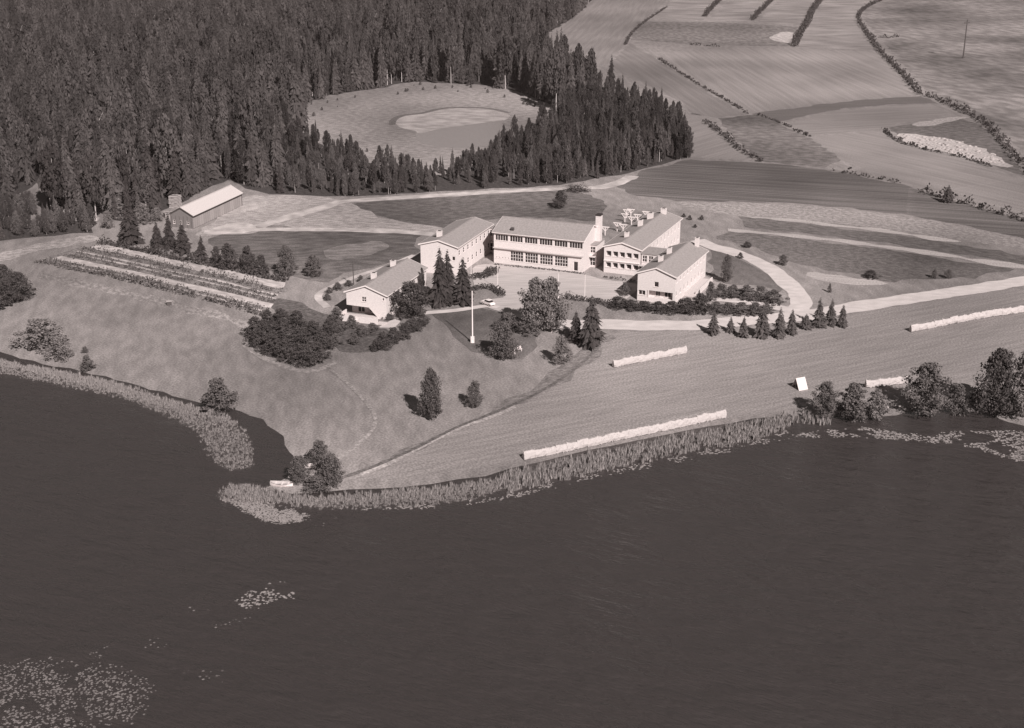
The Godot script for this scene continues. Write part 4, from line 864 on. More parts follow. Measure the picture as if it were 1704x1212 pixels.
func build_forest() -> void:
	var wood := pts(D.forest)
	var bog := Geometry2D.offset_polygon(pts(D.bog), -1.0)[0]
	var ring := pts(D.ring)
	var scrub := pts(D.scrub)
	var r := RandomNumberGenerator.new()
	r.seed = 77
	var spots := []
	var z := -310.0
	while z > -1160.0:
		var step := 4.1 if z > -560.0 else (4.6 if z > -800.0 else 5.4)
		var half := 30.0 + absf(z) * 0.52
		var x := -half
		while x < 150.0:
			var p := Vector2(x + r.randf_range(-0.5, 0.5) * step, z + r.randf_range(-0.5, 0.5) * step)
			x += step
			if not Geometry2D.is_point_in_polygon(p, wood) or Geometry2D.is_point_in_polygon(p, bog): continue
			var gap := tone.get_noise_2d(p.x * 1.8 + 900.0, p.y * 1.8)
			if gap > 0.36: continue
			var in_ring := Geometry2D.is_point_in_polygon(p, ring)
			var roll := r.randf()
			var in_scrub := Geometry2D.is_point_in_polygon(p, scrub)
			var h := (r.randf_range(8.5, 21.5) + 6.0 * tone.get_noise_2d(p.x * 2.0, p.y * 2.0 + 500.0)) if not in_ring else (r.randf_range(3.4, 8.2) if p.x < 4.0 else r.randf_range(4.5, 11.0))
			var kind := "spruce"
			if in_ring: kind = "birch" if roll < (0.66 if p.x > 4.0 else 0.52) else ("pine" if roll < 0.75 else "spruce")
			else: kind = "birch" if roll < 0.08 else ("pine" if roll < 0.34 else "spruce")
			if in_scrub:
				h = r.randf_range(3.5, 7.5)
				kind = "birch" if roll < 0.6 else "spruce"
			if kind == "birch": h *= 0.8
			var w := h * (r.randf_range(0.22, 0.34) * (0.85 if in_ring else 1.0) if kind == "spruce" else r.randf_range(0.3, 0.45))
			spots.append([p.length() - (60.0 if in_ring else 0.0), kind, p, h, w, r.randf() * TAU, r.randi() % 60, in_ring, r.randf()])
		z -= step
	for i in 900:
		var p := Vector2(r.randf_range(-72.0, 62.0), r.randf_range(-505.0, -356.0))
		if not Geometry2D.is_point_in_polygon(p, ring) or Geometry2D.is_point_in_polygon(p, bog): continue
		var roll := r.randf()
		var kind := "birch" if roll < 0.55 else ("pine" if roll < 0.7 else "spruce")
		var h := r.randf_range(2.6, 7.6) if p.x < 4.0 else r.randf_range(3.0, 10.5)
		var w := h * (r.randf_range(0.24, 0.32) if kind == "spruce" else r.randf_range(0.34, 0.5))
		spots.append([p.length() - 60.0, kind, p, h, w, r.randf() * TAU, r.randi() % 60, true, r.randf()])
	for i in 700:
		var p := Vector2(r.randf_range(-260.0, -100.0), r.randf_range(-350.0, -290.0))
		if not Geometry2D.is_point_in_polygon(p, scrub): continue
		var h := r.randf_range(2.6, 6.5)
		spots.append([p.length() - 40.0, "birch", p, h, h * r.randf_range(0.45, 0.7), r.randf() * TAU, r.randi() % 60, false, r.randf()])
	spots.sort_custom(func(a, b): return a[0] < b[0])
	var left := {"spruce": 290 - 22, "pine": 130, "birch": 285}
	var rest := {}
	for s in spots:
		var kind: String = s[1]
		var p: Vector2 = s[2]
		var proto := "%s%d" % [kind, s[6] % (5 if kind == "spruce" else (3 if kind == "pine" else 4))]
		if left[kind] > 0:
			left[kind] -= 1
			var names: Array = {"spruce": ["spruce_tree", "spruce"], "pine": ["pine_tree", "pine"], "birch": ["birch_tree", "leafy birch"]}[kind]
			var label := ("%s in the mixed wood round the forest pond" if s[7] else "%s along the front of the dark forest") % names[1]
			var tint: StandardMaterial3D = M.leaf[1 if s[8] < 0.75 else 0] if kind == "birch" else M.spruce[int(s[8] * 2.99)]
			grow(names[0], label, "tree", ("%s of the pond wood" if s[7] else "%s of the forest front") % names[0].replace("_tree", "s").replace("birchs", "birches"), proto, tint, M.bark if kind == "spruce" else M.birch_bark, p.x, p.y, s[3], s[4], s[5])
		else:
			if not rest.has(proto): rest[proto] = []
			rest[proto].append(s)
	var o := Node3D.new()
	o.name = "forest"
	add_child(o)
	tag(o, "dense dark spruce forest reaching back behind the barn and pond", "forest", "", "stuff")
	for proto in rest:
		for part_no in 2:
			var mm := MultiMesh.new()
			mm.transform_format = MultiMesh.TRANSFORM_3D
			mm.use_colors = part_no == 0
			mm.mesh = CROWN[proto][part_no]
			mm.instance_count = rest[proto].size()
			for i in mm.instance_count:
				var s: Array = rest[proto][i]
				var p: Vector2 = s[2]
				mm.set_instance_transform(i, Transform3D(Basis(Vector3.UP, s[5]).scaled_local(Vector3(s[4], s[3], s[4])), Vector3(p.x, ht(p.x, p.y), p.y)))
				if part_no == 0:
					var k: float = 0.45 + 0.55 * s[8]
					mm.set_instance_color(i, Color(k, k, k))
			var mi := MultiMeshInstance3D.new()
			mi.name = "crowns" if part_no == 0 else "trunks"
			mi.multimesh = mm
			mi.material_override = (M.leaf[1] if proto.begins_with("birch") else M.spruce[2]) if part_no == 0 else (M.bark if proto.begins_with("spruce") else M.birch_bark)
			o.add_child(mi, true)

func scatter(called: String, label: String, category: String, outline: PackedVector2Array, per_m2: float, mesh: Mesh, mat: Material, sd: int, y: float, lo: float, hi: float, patchy: float, hole := PackedVector2Array(), edge := 0.0) -> void:
	var r := RandomNumberGenerator.new()
	r.seed = sd
	var a := outline[0]
	var b := outline[0]
	for q in outline: a = a.min(q); b = b.max(q)
	var list := []
	for i in int((b - a).x * (b - a).y * per_m2):
		var p := Vector2(r.randf_range(a.x, b.x), r.randf_range(a.y, b.y))
		if not Geometry2D.is_point_in_polygon(p, outline): continue
		if hole.size() > 2 and Geometry2D.is_point_in_polygon(p, hole): continue
		if tone.get_noise_2d(p.x * 16.0 + sd * 31.0, p.y * 16.0) < patchy: continue
		var near := 1e9
		for k in outline.size():
			near = minf(near, p.distance_squared_to(Geometry2D.get_closest_point_to_segment(p, outline[k], outline[(k + 1) % outline.size()])))
		if edge > 0.0 and r.randf() > smoothstep(-0.15, 1.0, sqrt(near) / edge + 0.6 * tone.get_noise_2d(p.x * 40.0, p.y * 40.0)): continue
		list.append(p)
	var mm := MultiMesh.new()
	mm.transform_format = MultiMesh.TRANSFORM_3D
	mm.use_colors = true
	mm.mesh = mesh
	mm.instance_count = list.size()
	for i in list.size():
		var p: Vector2 = list[i]
		var s := r.randf_range(lo, hi)
		var yy := y if y != INF else maxf(ht(p.x, p.y), -0.6)
		mm.set_instance_transform(i, Transform3D(Basis(Vector3.UP, r.randf() * TAU).scaled(Vector3.ONE * s), Vector3(p.x, yy, p.y)))
		mm.set_instance_color(i, shade(r, 1.0, 1.39))
	var mi := MultiMeshInstance3D.new()
	mi.name = numbered(called)
	mi.multimesh = mm
	mi.material_override = mat
	add_child(mi)
	tag(mi, label, category, "", "stuff")
func build_shore() -> void:
	var r := RandomNumberGenerator.new()
	r.seed = 9
	var tuft := MB.new()
	for i in 16:
		var a := r.randf() * TAU
		var p := Vector3(r.randf_range(-0.28, 0.28), 0, r.randf_range(-0.28, 0.28))
		var h := r.randf_range(1.3, 2.3)
		var lean := Vector3(r.randf_range(-0.25, 0.35), 0, r.randf_range(-0.2, 0.2)) * h * 0.6
		var s := Vector3(cos(a), 0, sin(a)) * r.randf_range(0.03, 0.06)
		var col := shade(r, 0.7, 1.3)
		tuft.tri(p - s, p + lean * 0.4 + Vector3(0, h * 0.6, 0) + s * 1.3, p + s, col)
		tuft.tri(p + lean * 0.4 + Vector3(0, h * 0.6, 0) - s * 1.3, p + lean + Vector3(0, h, 0), p + lean * 0.4 + Vector3(0, h * 0.6, 0) + s * 1.3, col)
		tuft.tri(p - s, p + lean * 0.4 + Vector3(0, h * 0.6, 0) - s * 1.3, p + lean * 0.4 + Vector3(0, h * 0.6, 0) + s * 1.3, col)
	var tm := tuft.mesh()
	scatter("reeds", "pale reed bed along the reedy inlet shore with a rounded lobe", "reeds", smooth_poly(pts(D.reed_west), true), 20.0, tm, M.reed, 1, INF, 0.22, 0.5, -0.9, PackedVector2Array(), 1.6)
	scatter("reeds", "pale reed bed round the lake point with the boat", "reeds", smooth_poly(pts(D.reed_point), true), 18.0, tm, M.reed, 2, INF, 0.18, 0.55, -0.6, PackedVector2Array(), 1.6)
	scatter("reeds", "tall leaning reed bed below the longest hay rack", "reeds", smooth_poly(pts(D.reed_south), true), 6.5, tm, M.reed, 3, INF, 0.3, 0.85, -0.4, PackedVector2Array(), 1.4)
	scatter("reeds", "small reed patch at the shore below the white tent", "reeds", smooth_poly(pts(D.reed_east), true), 2.4, tm, M.reed, 4, INF, 0.4, 0.8, -0.4)
	scatter("bog_scrub", "low scrub bushes dotted over the bog round the forest pond", "scrub", pts(D.bog_edge), 0.02, CROWN["shrub0"][0], M.leaf[0], 12, INF, 0.5, 1.6, 0.0, pts(D.pond))
	var rubble := stone_mesh(3)
	scatter("rubble", "pale rubble stones strewn over the far gravel bank", "stones", pts(D.spoil_stone), 0.22, rubble.mesh, M.stone, 8, INF, 0.5, 1.5, -0.5)
	rubble.free()
	var pad := MB.new()
	for i in 9:
		var p := TAU * (i + 0.5) / 10.0
		var q := TAU * (i + 1.5) / 10.0
		pad.tri(Vector3(0, 0.012, 0), Vector3(cos(p), 0.004, sin(p)), Vector3(cos(q), 0.02, sin(q)))
	var pm := pad.mesh()
	var spec := [["mat_point", "dense mat of lily leaves outside the reeds of the lake point", 32.0, -0.45], ["lily_fringe", "fringe of lily pads along the outside of the tall reeds", 7.0, -0.08], ["lily_east", "broad belt of lily pads across the bay beside the shore trees", 8.0, -0.16], ["lily_lone", "few lily pads drifting off the lake point", 1.6, 0.0], ["lily_a", "compact patch of lily pads in the open lake", 5.0, -0.1], ["lily_b", "thin line of lily pads in the open lake", 1.6, -0.2], ["lily_c", "smallest patch of lily pads in the open lake", 1.5, -0.1], ["lily_d", "loose ring of lily pads in the open lake", 1.6, 0.02], ["lily_e", "short string of lily pads above the largest lily patch", 1.6, -0.1], ["lily_f", "largest dense patch of lily pads in the open lake", 6.0, -0.35], ["lily_g", "loose lily pads beside the largest lily patch", 1.2, 0.0]]
	var sd := 20
	for s in spec:
		scatter("lily_pads", s[1], "lily pads", smooth_poly(pts(D[s[0]]), true), s[2] * 1.5, pm, M.pad_dense if s[0] in ["mat_point", "lily_fringe", "lily_east", "lily_a"] else M.pad, sd, 0.012, 0.07 if s[0] in ["lily_fringe", "lily_east", "lily_a"] else 0.05, 0.2 if s[0] in ["lily_fringe", "lily_east", "lily_a"] else 0.16, s[3], pts(D.lily_gap) if s[0] == "lily_east" else PackedVector2Array(), 3.4 if s[0] == "lily_f" else (1.2 if s[0] in ["mat_point", "lily_east", "lily_fringe"] else 0.0))
		sd += 1

# ------------------------------------------------------------------ buildings
const FACES := {"F": [Vector3(1, 0, 0), Vector3(0, 0, 1)], "R": [Vector3(0, 0, -1), Vector3(1, 0, 0)], "L": [Vector3(0, 0, 1), Vector3(-1, 0, 0)], "B": [Vector3(-1, 0, 0), Vector3(0, 0, -1)]}
class House:
	var root: Node3D
	var wall: CSGCombiner3D
	var w := 0.0
	var l := 0.0
	var inset := 0.3
func face_at(hs: House, side: String, u: float, y: float) -> Transform3D:
	var f: Array = FACES[side]
	var bs := Basis(f[0], Vector3.UP, f[1])
	match side:
		"F": return Transform3D(bs, Vector3(-hs.w / 2 + u, y, -hs.inset))
		"R": return Transform3D(bs, Vector3(hs.w / 2, y, -hs.inset - u))
		"L": return Transform3D(bs, Vector3(-hs.w / 2, y, -hs.inset - hs.l + u))
	return Transform3D(bs, Vector3(hs.w / 2 - u, y, -hs.inset - hs.l))
func cut(hs: House, t: Transform3D, size: Vector3) -> void:
	var c := CSGBox3D.new()
	c.operation = CSGShape3D.OPERATION_SUBTRACTION
	c.size = size
	c.transform = t
	hs.wall.add_child(c)
func bar(b: MB, t: Transform3D, x: float, y: float, z: float, sx: float, sy: float, sz: float) -> void:
	b.box(t * Vector3(x, y, z), Vector3(sx, sy, sz), t.basis)
# an opening with a pane set back in it; u, y is the lower left corner seen from outside
func window(hs: House, side: String, u: float, y: float, w: float, h: float, cols := 2, rows := 1, deep := 0.14, called := "window") -> void:
	var t := face_at(hs, side, u + w / 2, y + h / 2)
	cut(hs, t, Vector3(w, h, deep * 2))
	glaze(hs.root, t, w, h, cols, rows, deep, called)
func glaze(parent: Node3D, t: Transform3D, w: float, h: float, cols: int, rows: int, deep: float, called := "window") -> void:
	var b := MB.new()
	var f := 0.055
	var zz := -deep + 0.05
	bar(b, t, 0, h / 2 - f / 2, zz, w - 0.006, f, 0.08)
	bar(b, t, 0, -h / 2 + f / 2, zz, w - 0.006, f, 0.08)
	for s in [-1, 1]: bar(b, t, s * (w / 2 - f / 2 - 0.003), 0, zz, f, h - 2 * f, 0.08)
	for i in range(1, cols): bar(b, t, -w / 2 + w * i / cols, 0, zz, 0.075, h - 2 * f, 0.07)
	for i in range(1, rows): bar(b, t, 0, -h / 2 + h * i / rows, zz + 0.003, w - 2 * f, 0.065, 0.066)
	bar(b, t, 0, -h / 2 - 0.03, 0.04, w + 0.12, 0.05, 0.1)
	var win := part(called, b, M.trim, parent)
	var p := MB.new()
	bar(p, t, 0, 0, -deep + 0.014, w - 0.07, h - 0.07, 0.02)
	part("pane", p, M.glass, win)
func chimney(hs: House, along: float, x: float, foot: float, top: float, sx := 0.9, sz := 0.9) -> void:
	var b := MB.new()
	b.box(Vector3(x, (foot + top) / 2, -along), Vector3(sx, top - foot, sz))
	b.box(Vector3(x, top + 0.05, -along), Vector3(sx + 0.12, 0.1, sz + 0.12))
	var o := part("chimney", b, M.white, hs.root)
	var c := MB.new()
	c.box(Vector3(x, top + 0.13, -along), Vector3(sx * 0.6, 0.06, sz * 0.6))
	part("flue", c, M.flue, o)
func house(called: String, label: String, x: float, z: float, turn: float, wide: float, long: float, eave: float, ridge: float, wall_mat: Material, roof_mat: Material, over := 0.4, category := "building") -> House:
	var hs := House.new()
	hs.root = thing(called, label, category, x, z, turn)
	hs.w = wide - 2 * over
	hs.l = long - 2 * hs.inset
	var k := (ridge - eave) / (wide / 2)
	var th := 0.2
	var e := eave + k * over - th
	hs.wall = CSGCombiner3D.new()
	hs.wall.name = "wall"
	hs.root.add_child(hs.wall)
	hs.wall.material_override = wall_mat
	var body := CSGPolygon3D.new()
	body.polygon = PackedVector2Array([Vector2(-hs.w / 2, -0.4), Vector2(hs.w / 2, -0.4), Vector2(hs.w / 2, e), Vector2(0, ridge - th), Vector2(-hs.w / 2, e)])
	body.depth = hs.l
	body.position.z = -hs.inset
	body.material = wall_mat
	hs.wall.add_child(body)
	var rf: MeshInstance3D = null
	for s in [-1, 1]:
		var b := MB.new()
		var rings := []
		for q in [0.0, -long]:
			rings.append([Vector3(0, ridge, q), Vector3(s * wide / 2, eave, q), Vector3(s * wide / 2, eave - th, q), Vector3(0, ridge - th + 0.002, q)])
		b.loft(rings)
		var slope := part("roof", b, roof_mat, hs.root)
		if s == -1: rf = slope
	# barge boards and ridge
	for q in [0.025, -long - 0.025]:
		for s in [-1, 1]:
			var b2 := MB.new()
			b2.loft([[Vector3(0, ridge + 0.03, q - 0.02), Vector3(s * wide / 2, eave + 0.03, q - 0.02), Vector3(s * wide / 2, eave - th - 0.04, q - 0.02), Vector3(0, ridge - th - 0.04, q - 0.02)], [Vector3(0, ridge + 0.03, q + 0.02), Vector3(s * wide / 2, eave + 0.03, q + 0.02), Vector3(s * wide / 2, eave - th - 0.04, q + 0.02), Vector3(0, ridge - th - 0.04, q + 0.02)]])
			part("barge_board", b2, M.trim if wall_mat == M.white else M.dark_wood, hs.root)
	var rb := MB.new()
	rb.box(Vector3(0, ridge + 0.02, -long / 2), Vector3(0.3, 0.08, long))
	part("ridge_cap", rb, roof_mat, hs.root)
	for s in [-1, 1]:
		var gb := MB.new()
		gb.box(Vector3(s * (wide / 2 + 0.06), eave - 0.12, -long / 2), Vector3(0.12, 0.12, long))
		part("gutter", gb, M.trim if wall_mat == M.white else M.dark_wood, hs.root)
	return hs
func slab(hs: House, called: String, at: Vector3, size: Vector3, mat: Material) -> void:
	var b := MB.new()
	b.box(at, size)
	part(called, b, mat, hs.root)

func build_school() -> void:
	# house with the terrace
	var a := house("school_wing", "low white gabled wing with a terrace under its overhanging upper floor", -28.86, -254.47, -0.33, 9.38, 21.35, 5.08, 6.76, M.white, M.roof)
	var porch := CSGPolygon3D.new()
	porch.operation = CSGShape3D.OPERATION_SUBTRACTION
	porch.polygon = PackedVector2Array([Vector2(-5.2, -0.6), Vector2(2.3, -0.6), Vector2(2.3, 0.35), Vector2(0.5, 2.2), Vector2(-5.2, 2.35)])
	porch.depth = 2.6
	porch.position.z = -a.inset + 0.2
	a.wall.add_child(porch)
	window(a, "F", 3.35, 3.3, 0.95, 1.0, 2, 2)
	window(a, "F", 7.8, 3.9, 0.4, 0.6, 1, 1, 0.1, "vent")
	for i in 5: window(a, "R", 1.6 + i * 3.9, 3.3, 1.4, 1.1, 2, 1)
	for i in 4: window(a, "R", 1.6 + i * 3.9, 0.9, 1.4, 1.1, 2, 1)
	for i in 5: window(a, "L", 1.6 + i * 3.9, 3.2, 1.4, 1.1, 2, 1)
	var bf := Transform3D(Basis.IDENTITY, Vector3(-2.2, 1.25, -a.inset - 2.4))
	glaze(a.root, bf, 1.5, 1.9, 2, 1, 0.02, "terrace_door")
	glaze(a.root, Transform3D(Basis.IDENTITY, Vector3(0.2, 1.25, -a.inset - 2.4)), 1.3, 1.5, 2, 1, 0.02, "window")
	slab(a, "terrace", Vector3(-1.2, 0.15, 0.9), Vector3(7.2, 0.5, 3.6), M.concrete)
	slab(a, "parapet", Vector3(-0.5, 0.55, 2.8), Vector3(8.6, 1.2, 0.2), M.white)
	slab(a, "parapet", Vector3(-4.75, 0.55, 0.85), Vector3(0.2, 1.2, 3.7), M.white)
	slab(a, "step", Vector3(4.4, 0.12, 2.2), Vector3(1.6, 0.3, 1.2), M.concrete)
	chimney(a, 6.2, -0.9, 5.8, 7.5, 1.0, 0.8)
	chimney(a, 15.8, -0.9, 5.8, 7.5, 1.0, 0.8)
	# wing with two rows of windows
	var b := house("school_wing", "two-storey white wing with two rows of small windows behind the spruces", -16.03, -284.08, -0.34, 9.37, 22.2, 6.39, 7.67, M.white, M.roof)
	for i in 8:
		window(b, "R", 1.0 + i * 2.6, 4.2, 0.95, 1.15, 1, 2)
		window(b, "R", 1.0 + i * 2.6, 1.2, 0.95, 1.15, 1, 2)
		window(b, "L", 1.0 + i * 2.6, 4.2, 0.95, 1.15, 1, 2)
		window(b, "L", 1.0 + i * 2.6, 1.2, 0.95, 1.15, 1, 2)
	window(b, "F", 7.4, 3.3, 0.7, 0.9, 1, 1)
	chimney(b, 4.5, -1.5, 6.6, 8.4, 1.1, 0.8)
	# main block
	var c := house("main_building", "white main school block with long window bands facing the forecourt", -2.08, -299.04, -1.96, 12.72, 21.83, 7.16, 9.31, M.white, M.roof)
	for i in 6: window(c, "R", 0.35 + i * 3.52, 5.25, 3.05, 1.4, 5, 1, 0.16)
	for i in 4: window(c, "R", 4.0 + i * 3.52, 0.85, 3.05, 2.25, 5, 3, 0.16)
	for i in 5: window(c, "R", 0.45 + i * 0.72, 1.2, 0.3, 0.3, 1, 1, 0.12, "vent")
	slab(c, "ledge", Vector3(c.w / 2 + 0.28, 3.62, -c.inset - c.l / 2), Vector3(0.56, 0.2, c.l), M.concrete)
	window(c, "R", 19.0, 0.15, 1.0, 2.1, 1, 1, 0.2, "door")
	for i in 4: window(c, "L", 1.0 + i * 5.0, 4.8, 3.0, 1.4, 5, 1)
	var ch := MB.new()
	ch.box(Vector3(-2.6, 5.3, -c.inset - c.l - 0.55), Vector3(1.5, 11.4, 1.1))
	var cho := part("chimney", ch, M.white, c.root)
	var cap := MB.new()
	cap.box(Vector3(-2.6, 11.1, -c.inset - c.l - 0.55), Vector3(1.62, 0.3, 1.22))
	part("flue", cap, M.flue, cho)
	var hat := MB.new()
	hat.box(Vector3(5.0, 7.9, -4.4), Vector3(0.6, 0.6, 0.7), Basis(Vector3.FORWARD, 0.33))
	part("roof_hatch", hat, M.dark_wood, c.root)
	# wing with the loggias
	var d := house("school_wing", "white gabled wing with two rows of five deep loggia windows", 23.8, -283.83, -0.40, 9.05, 31.53, 5.9, 7.2, M.white, M.roof)
	for i in 5:
		window(d, "F", 0.45 + i * 1.55, 3.75, 1.2, 1.15, 1, 1, 0.7)
		window(d, "F", 0.45 + i * 1.55, 1.2, 1.2, 1.15, 1, 1, 0.7)
	slab(d, "ledge", Vector3(0, 2.75, -d.inset + 0.1), Vector3(d.w, 0.16, 0.2), M.trim)
	for i in 11:
		window(d, "R", 1.4 + i * 2.75, 3.7, 1.0, 1.3, 2, 1)
		window(d, "R", 1.4 + i * 2.75, 1.0, 1.0, 1.3, 2, 1)
		window(d, "L", 1.4 + i * 2.75, 3.7, 1.0, 1.3, 2, 1)
		window(d, "L", 1.4 + i * 2.75, 1.0, 1.0, 1.3, 2, 1)
	chimney(d, 6.0, -0.9, 6.3, 7.9, 0.9, 0.8)
	chimney(d, 17.0, -1.3, 6.3, 8.1, 1.0, 0.9)
	chimney(d, 24.5, -1.3, 6.3, 8.1, 1.3, 0.9)
	chimney(d, 29.5, 0.4, 6.3, 8.2, 1.2, 0.9)
	# porch wing
	var e := house("school_wing", "white gabled wing with one small upper window and a recessed porch", 29.21, -263.58, -0.42, 8.77, 22.7, 5.91, 7.48, M.white, M.roof)
	window(e, "F", 3.55, 3.3, 0.95, 1.1, 1, 1, 0.2)
	window(e, "F", 0.25, 1.25, 1.45, 1.0, 2, 1, 0.3)
	cut(e, face_at(e, "F", 4.8, 1.65), Vector3(5.5, 1.6, 2.4))
	glaze(e.root, Transform3D(Basis.IDENTITY, Vector3(0.1, 1.65, -e.inset - 1.17)), 0.95, 1.2, 2, 1, 0.02)
	glaze(e.root, Transform3D(Basis.IDENTITY, Vector3(2.2, 1.65, -e.inset - 1.17)), 1.4, 1.2, 2, 1, 0.02)
	slab(e, "post", Vector3(-1.65, 1.65, -e.inset - 0.1), Vector3(0.25, 1.6, 0.2), M.white)
	for i in 9: window(e, "R", 0.8 + i * 2.4, 4.3, 1.0, 0.9, 2, 1)
	for i in 8: window(e, "R", 0.8 + i * 2.6, 1.5, 1.0, 1.1, 2, 1)
	for i in 8: window(e, "L", 1.0 + i * 2.6, 3.9, 1.0, 1.1, 2, 1)
	slab(e, "terrace", Vector3(e.w / 2 + 1.2, 0.35, -13.0), Vector3(2.4, 0.7, 12.0), M.concrete)
	slab(e, "parapet", Vector3(e.w / 2 + 2.5, 0.6, -13.0), Vector3(0.2, 1.2, 12.0), M.white)
	chimney(e, 6.5, -1.2, 6.6, 8.1, 0.9, 0.8)
	chimney(e, 13.5, -1.6, 6.6, 8.1, 0.9, 0.8)
	chimney(e, 22.0, 1.9, 6.0, 8.6, 0.8, 0.8)
	for h in [a, b, c, d, e]: h.wall.set_meta("finished", true)
func link(label: String, at: Vector2, turn: float, wide: float, long: float, high: float, cols: int) -> void:
	var hs := House.new()
	hs.root = thing("link_building", label, "building", at.x, at.y, turn)
	hs.w = wide; hs.l = long; hs.inset = 0.0
	hs.wall = CSGCombiner3D.new()
	hs.wall.name = "wall"
	hs.wall.material_override = M.white
	hs.root.add_child(hs.wall)
	var body := CSGBox3D.new()
	body.size = Vector3(wide, high + 0.4, long)
	body.position = Vector3(0, high / 2 - 0.2, -long / 2)
	body.material = M.white
	hs.wall.add_child(body)
	var step := wide / cols
	for i in cols:
		window(hs, "F", i * step + step * 0.14, high - 1.75, step * 0.72, 1.4, 2, 2, 0.16)
		window(hs, "F", i * step + step * 0.14, 0.35, step * 0.72, 1.9, 2, 2, 0.16)
	slab(hs, "roof", Vector3(0, high + 0.1, -long / 2), Vector3(wide + 0.3, 0.2, long + 0.3), M.roof)
	slab(hs, "canopy", Vector3(0, 2.6, 0.6), Vector3(wide, 0.14, 1.2), M.concrete)
func build_barn() -> void:
	var s := house("barn", "long low weathered barn with a pale roof at the forest edge", -81.46, -324.51, -0.29, 7.0, 26.51, 3.31, 5.25, M.barn_wall, M.barn_roof, 0.35, "barn")
	window(s, "F", 2.6, 1.0, 0.6, 0.9, 1, 2, 0.1)
	window(s, "F", 4.6, 1.0, 0.6, 0.9, 1, 2, 0.1)
	window(s, "F", 0.8, 1.0, 0.6, 0.9, 1, 2, 0.1)
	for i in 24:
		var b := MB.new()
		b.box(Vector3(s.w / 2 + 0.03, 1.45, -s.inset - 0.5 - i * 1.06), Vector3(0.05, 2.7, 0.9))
		part("plank", b, [M.barn_plank_sunlit, M.barn_pale_sunlit][(i * 7 % 5) % 2], s.root)  # side wall coloured paler than the gable to stand for the sun on it
	for i in 6:
		var b := MB.new()
		b.box(Vector3(-2.7 + i * 1.08, 1.5, -s.inset + 0.015), Vector3(0.08, 2.9, 0.05))
		part("batten", b, M.dark_wood, s.root)
	cut(s, face_at(s, "R", 24.6, 1.1), Vector3(2.0, 2.2, 3.0))

# ------------------------------------------------------------------ objects
func hay_rack(label: String, key: String, height: float, depth: float) -> void:
	var line := pts(D[key])
	var o := thing("hay_rack", label, "hay rack", line[0].x, line[0].y)
	var at := o.position
	var r := RandomNumberGenerator.new()
	r.seed = key.length() * 17 + 3
	var rise := 0.0
	for i in line.size() - 1:
		var len := line[i].distance_to(line[i + 1])
		var bays := maxi(1, int(round(len / 1.9)))
		var dir := (line[i + 1] - line[i]) / len
		var side := dir.orthogonal()
		for k in bays:
			var b := MB.new()
			var rings := []
			rise = r.randf_range(-0.12, 0.06)
			for s in 5:
				var f := (k - 0.03 + 1.06 * s / 4.0) / bays
				var q := line[i] + dir * len * f
				var y := ht(q.x, q.y) - at.y
				var sag := 0.1 * sin(PI * s / 4.0)
				var hh := height + rise - sag * 0.7 + r.randf_range(-0.14, 0.1)
				var ring := []
				for e in [[-0.5, 0.12], [-0.62, 0.45], [-0.42, 0.8], [-0.16, 1.0], [0.16, 1.0], [0.42, 0.8], [0.62, 0.45], [0.5, 0.12]]:
					var off: float = e[0] * depth * r.randf_range(0.75, 1.25)
					ring.append(Vector3(q.x + side.x * off - at.x, y + e[1] * hh + r.randf_range(-0.07, 0.07), q.y + side.y * off - at.z))
				rings.append(ring)
			b.loft(rings)
			for n in 110:
				var f2 := r.randf()
				var seg: int = mini(3, int(f2 * 4.0))
				var jj := r.randi() % 8
				var base: Vector3 = rings[seg][jj].lerp(rings[seg + 1][jj], f2 * 4.0 - seg)
				base = base.lerp(rings[seg][(jj + 1) % 8], r.randf() * 0.8)
				var out := Vector3(side.x, 0, side.y) * (-1.0 if jj < 4 else 1.0)
				var along := Vector3(dir.x, 0, dir.y) * r.randf_range(-0.16, 0.16)
				var hang := Vector3(0, r.randf_range(-0.34, 0.1), 0)
				b.tri(base - along * 0.6, base + out * r.randf_range(0.03, 0.16) + hang + along, base + along * 0.6 + Vector3(0, 0.05, 0))
			part("hay", b, M.hay, o)
		for k in bays + 1:
			var q := line[i] + dir * len * k / bays
			var y := ht(q.x, q.y) - at.y
			var b := MB.new()
			b.tube(Vector3(q.x - at.x, y - 0.2, q.y - at.z), Vector3(q.x - at.x, y + height + 0.22, q.y - at.z), 0.05, 0.035, 6)
			part("pole", b, M.wood, o)
func pole(called: String, label: String, category: String, at: Vector2, height: float, rad: float, mat: Material, ball: bool, group := "") -> Node3D:
	var o := thing(called, label, category, at.x, at.y, 0.0, group)
	var b := MB.new()
	b.tube(Vector3(0, -0.1, 0), Vector3(0, height, 0), rad, rad * 0.6, 8)
	part("pole", b, mat, o)
	var f := MB.new()
	f.tube(Vector3(0, -0.1, 0), Vector3(0, 0.5, 0), rad * 2.4, rad * 2.0, 8)
	part("base", f, mat, o)
	if ball:
		var k := MB.new()
		k.tube(Vector3(0, height, 0), Vector3(0, height + 0.12, 0), 0.1, 0.06, 8)
		part("finial", k, mat, o)
	return o
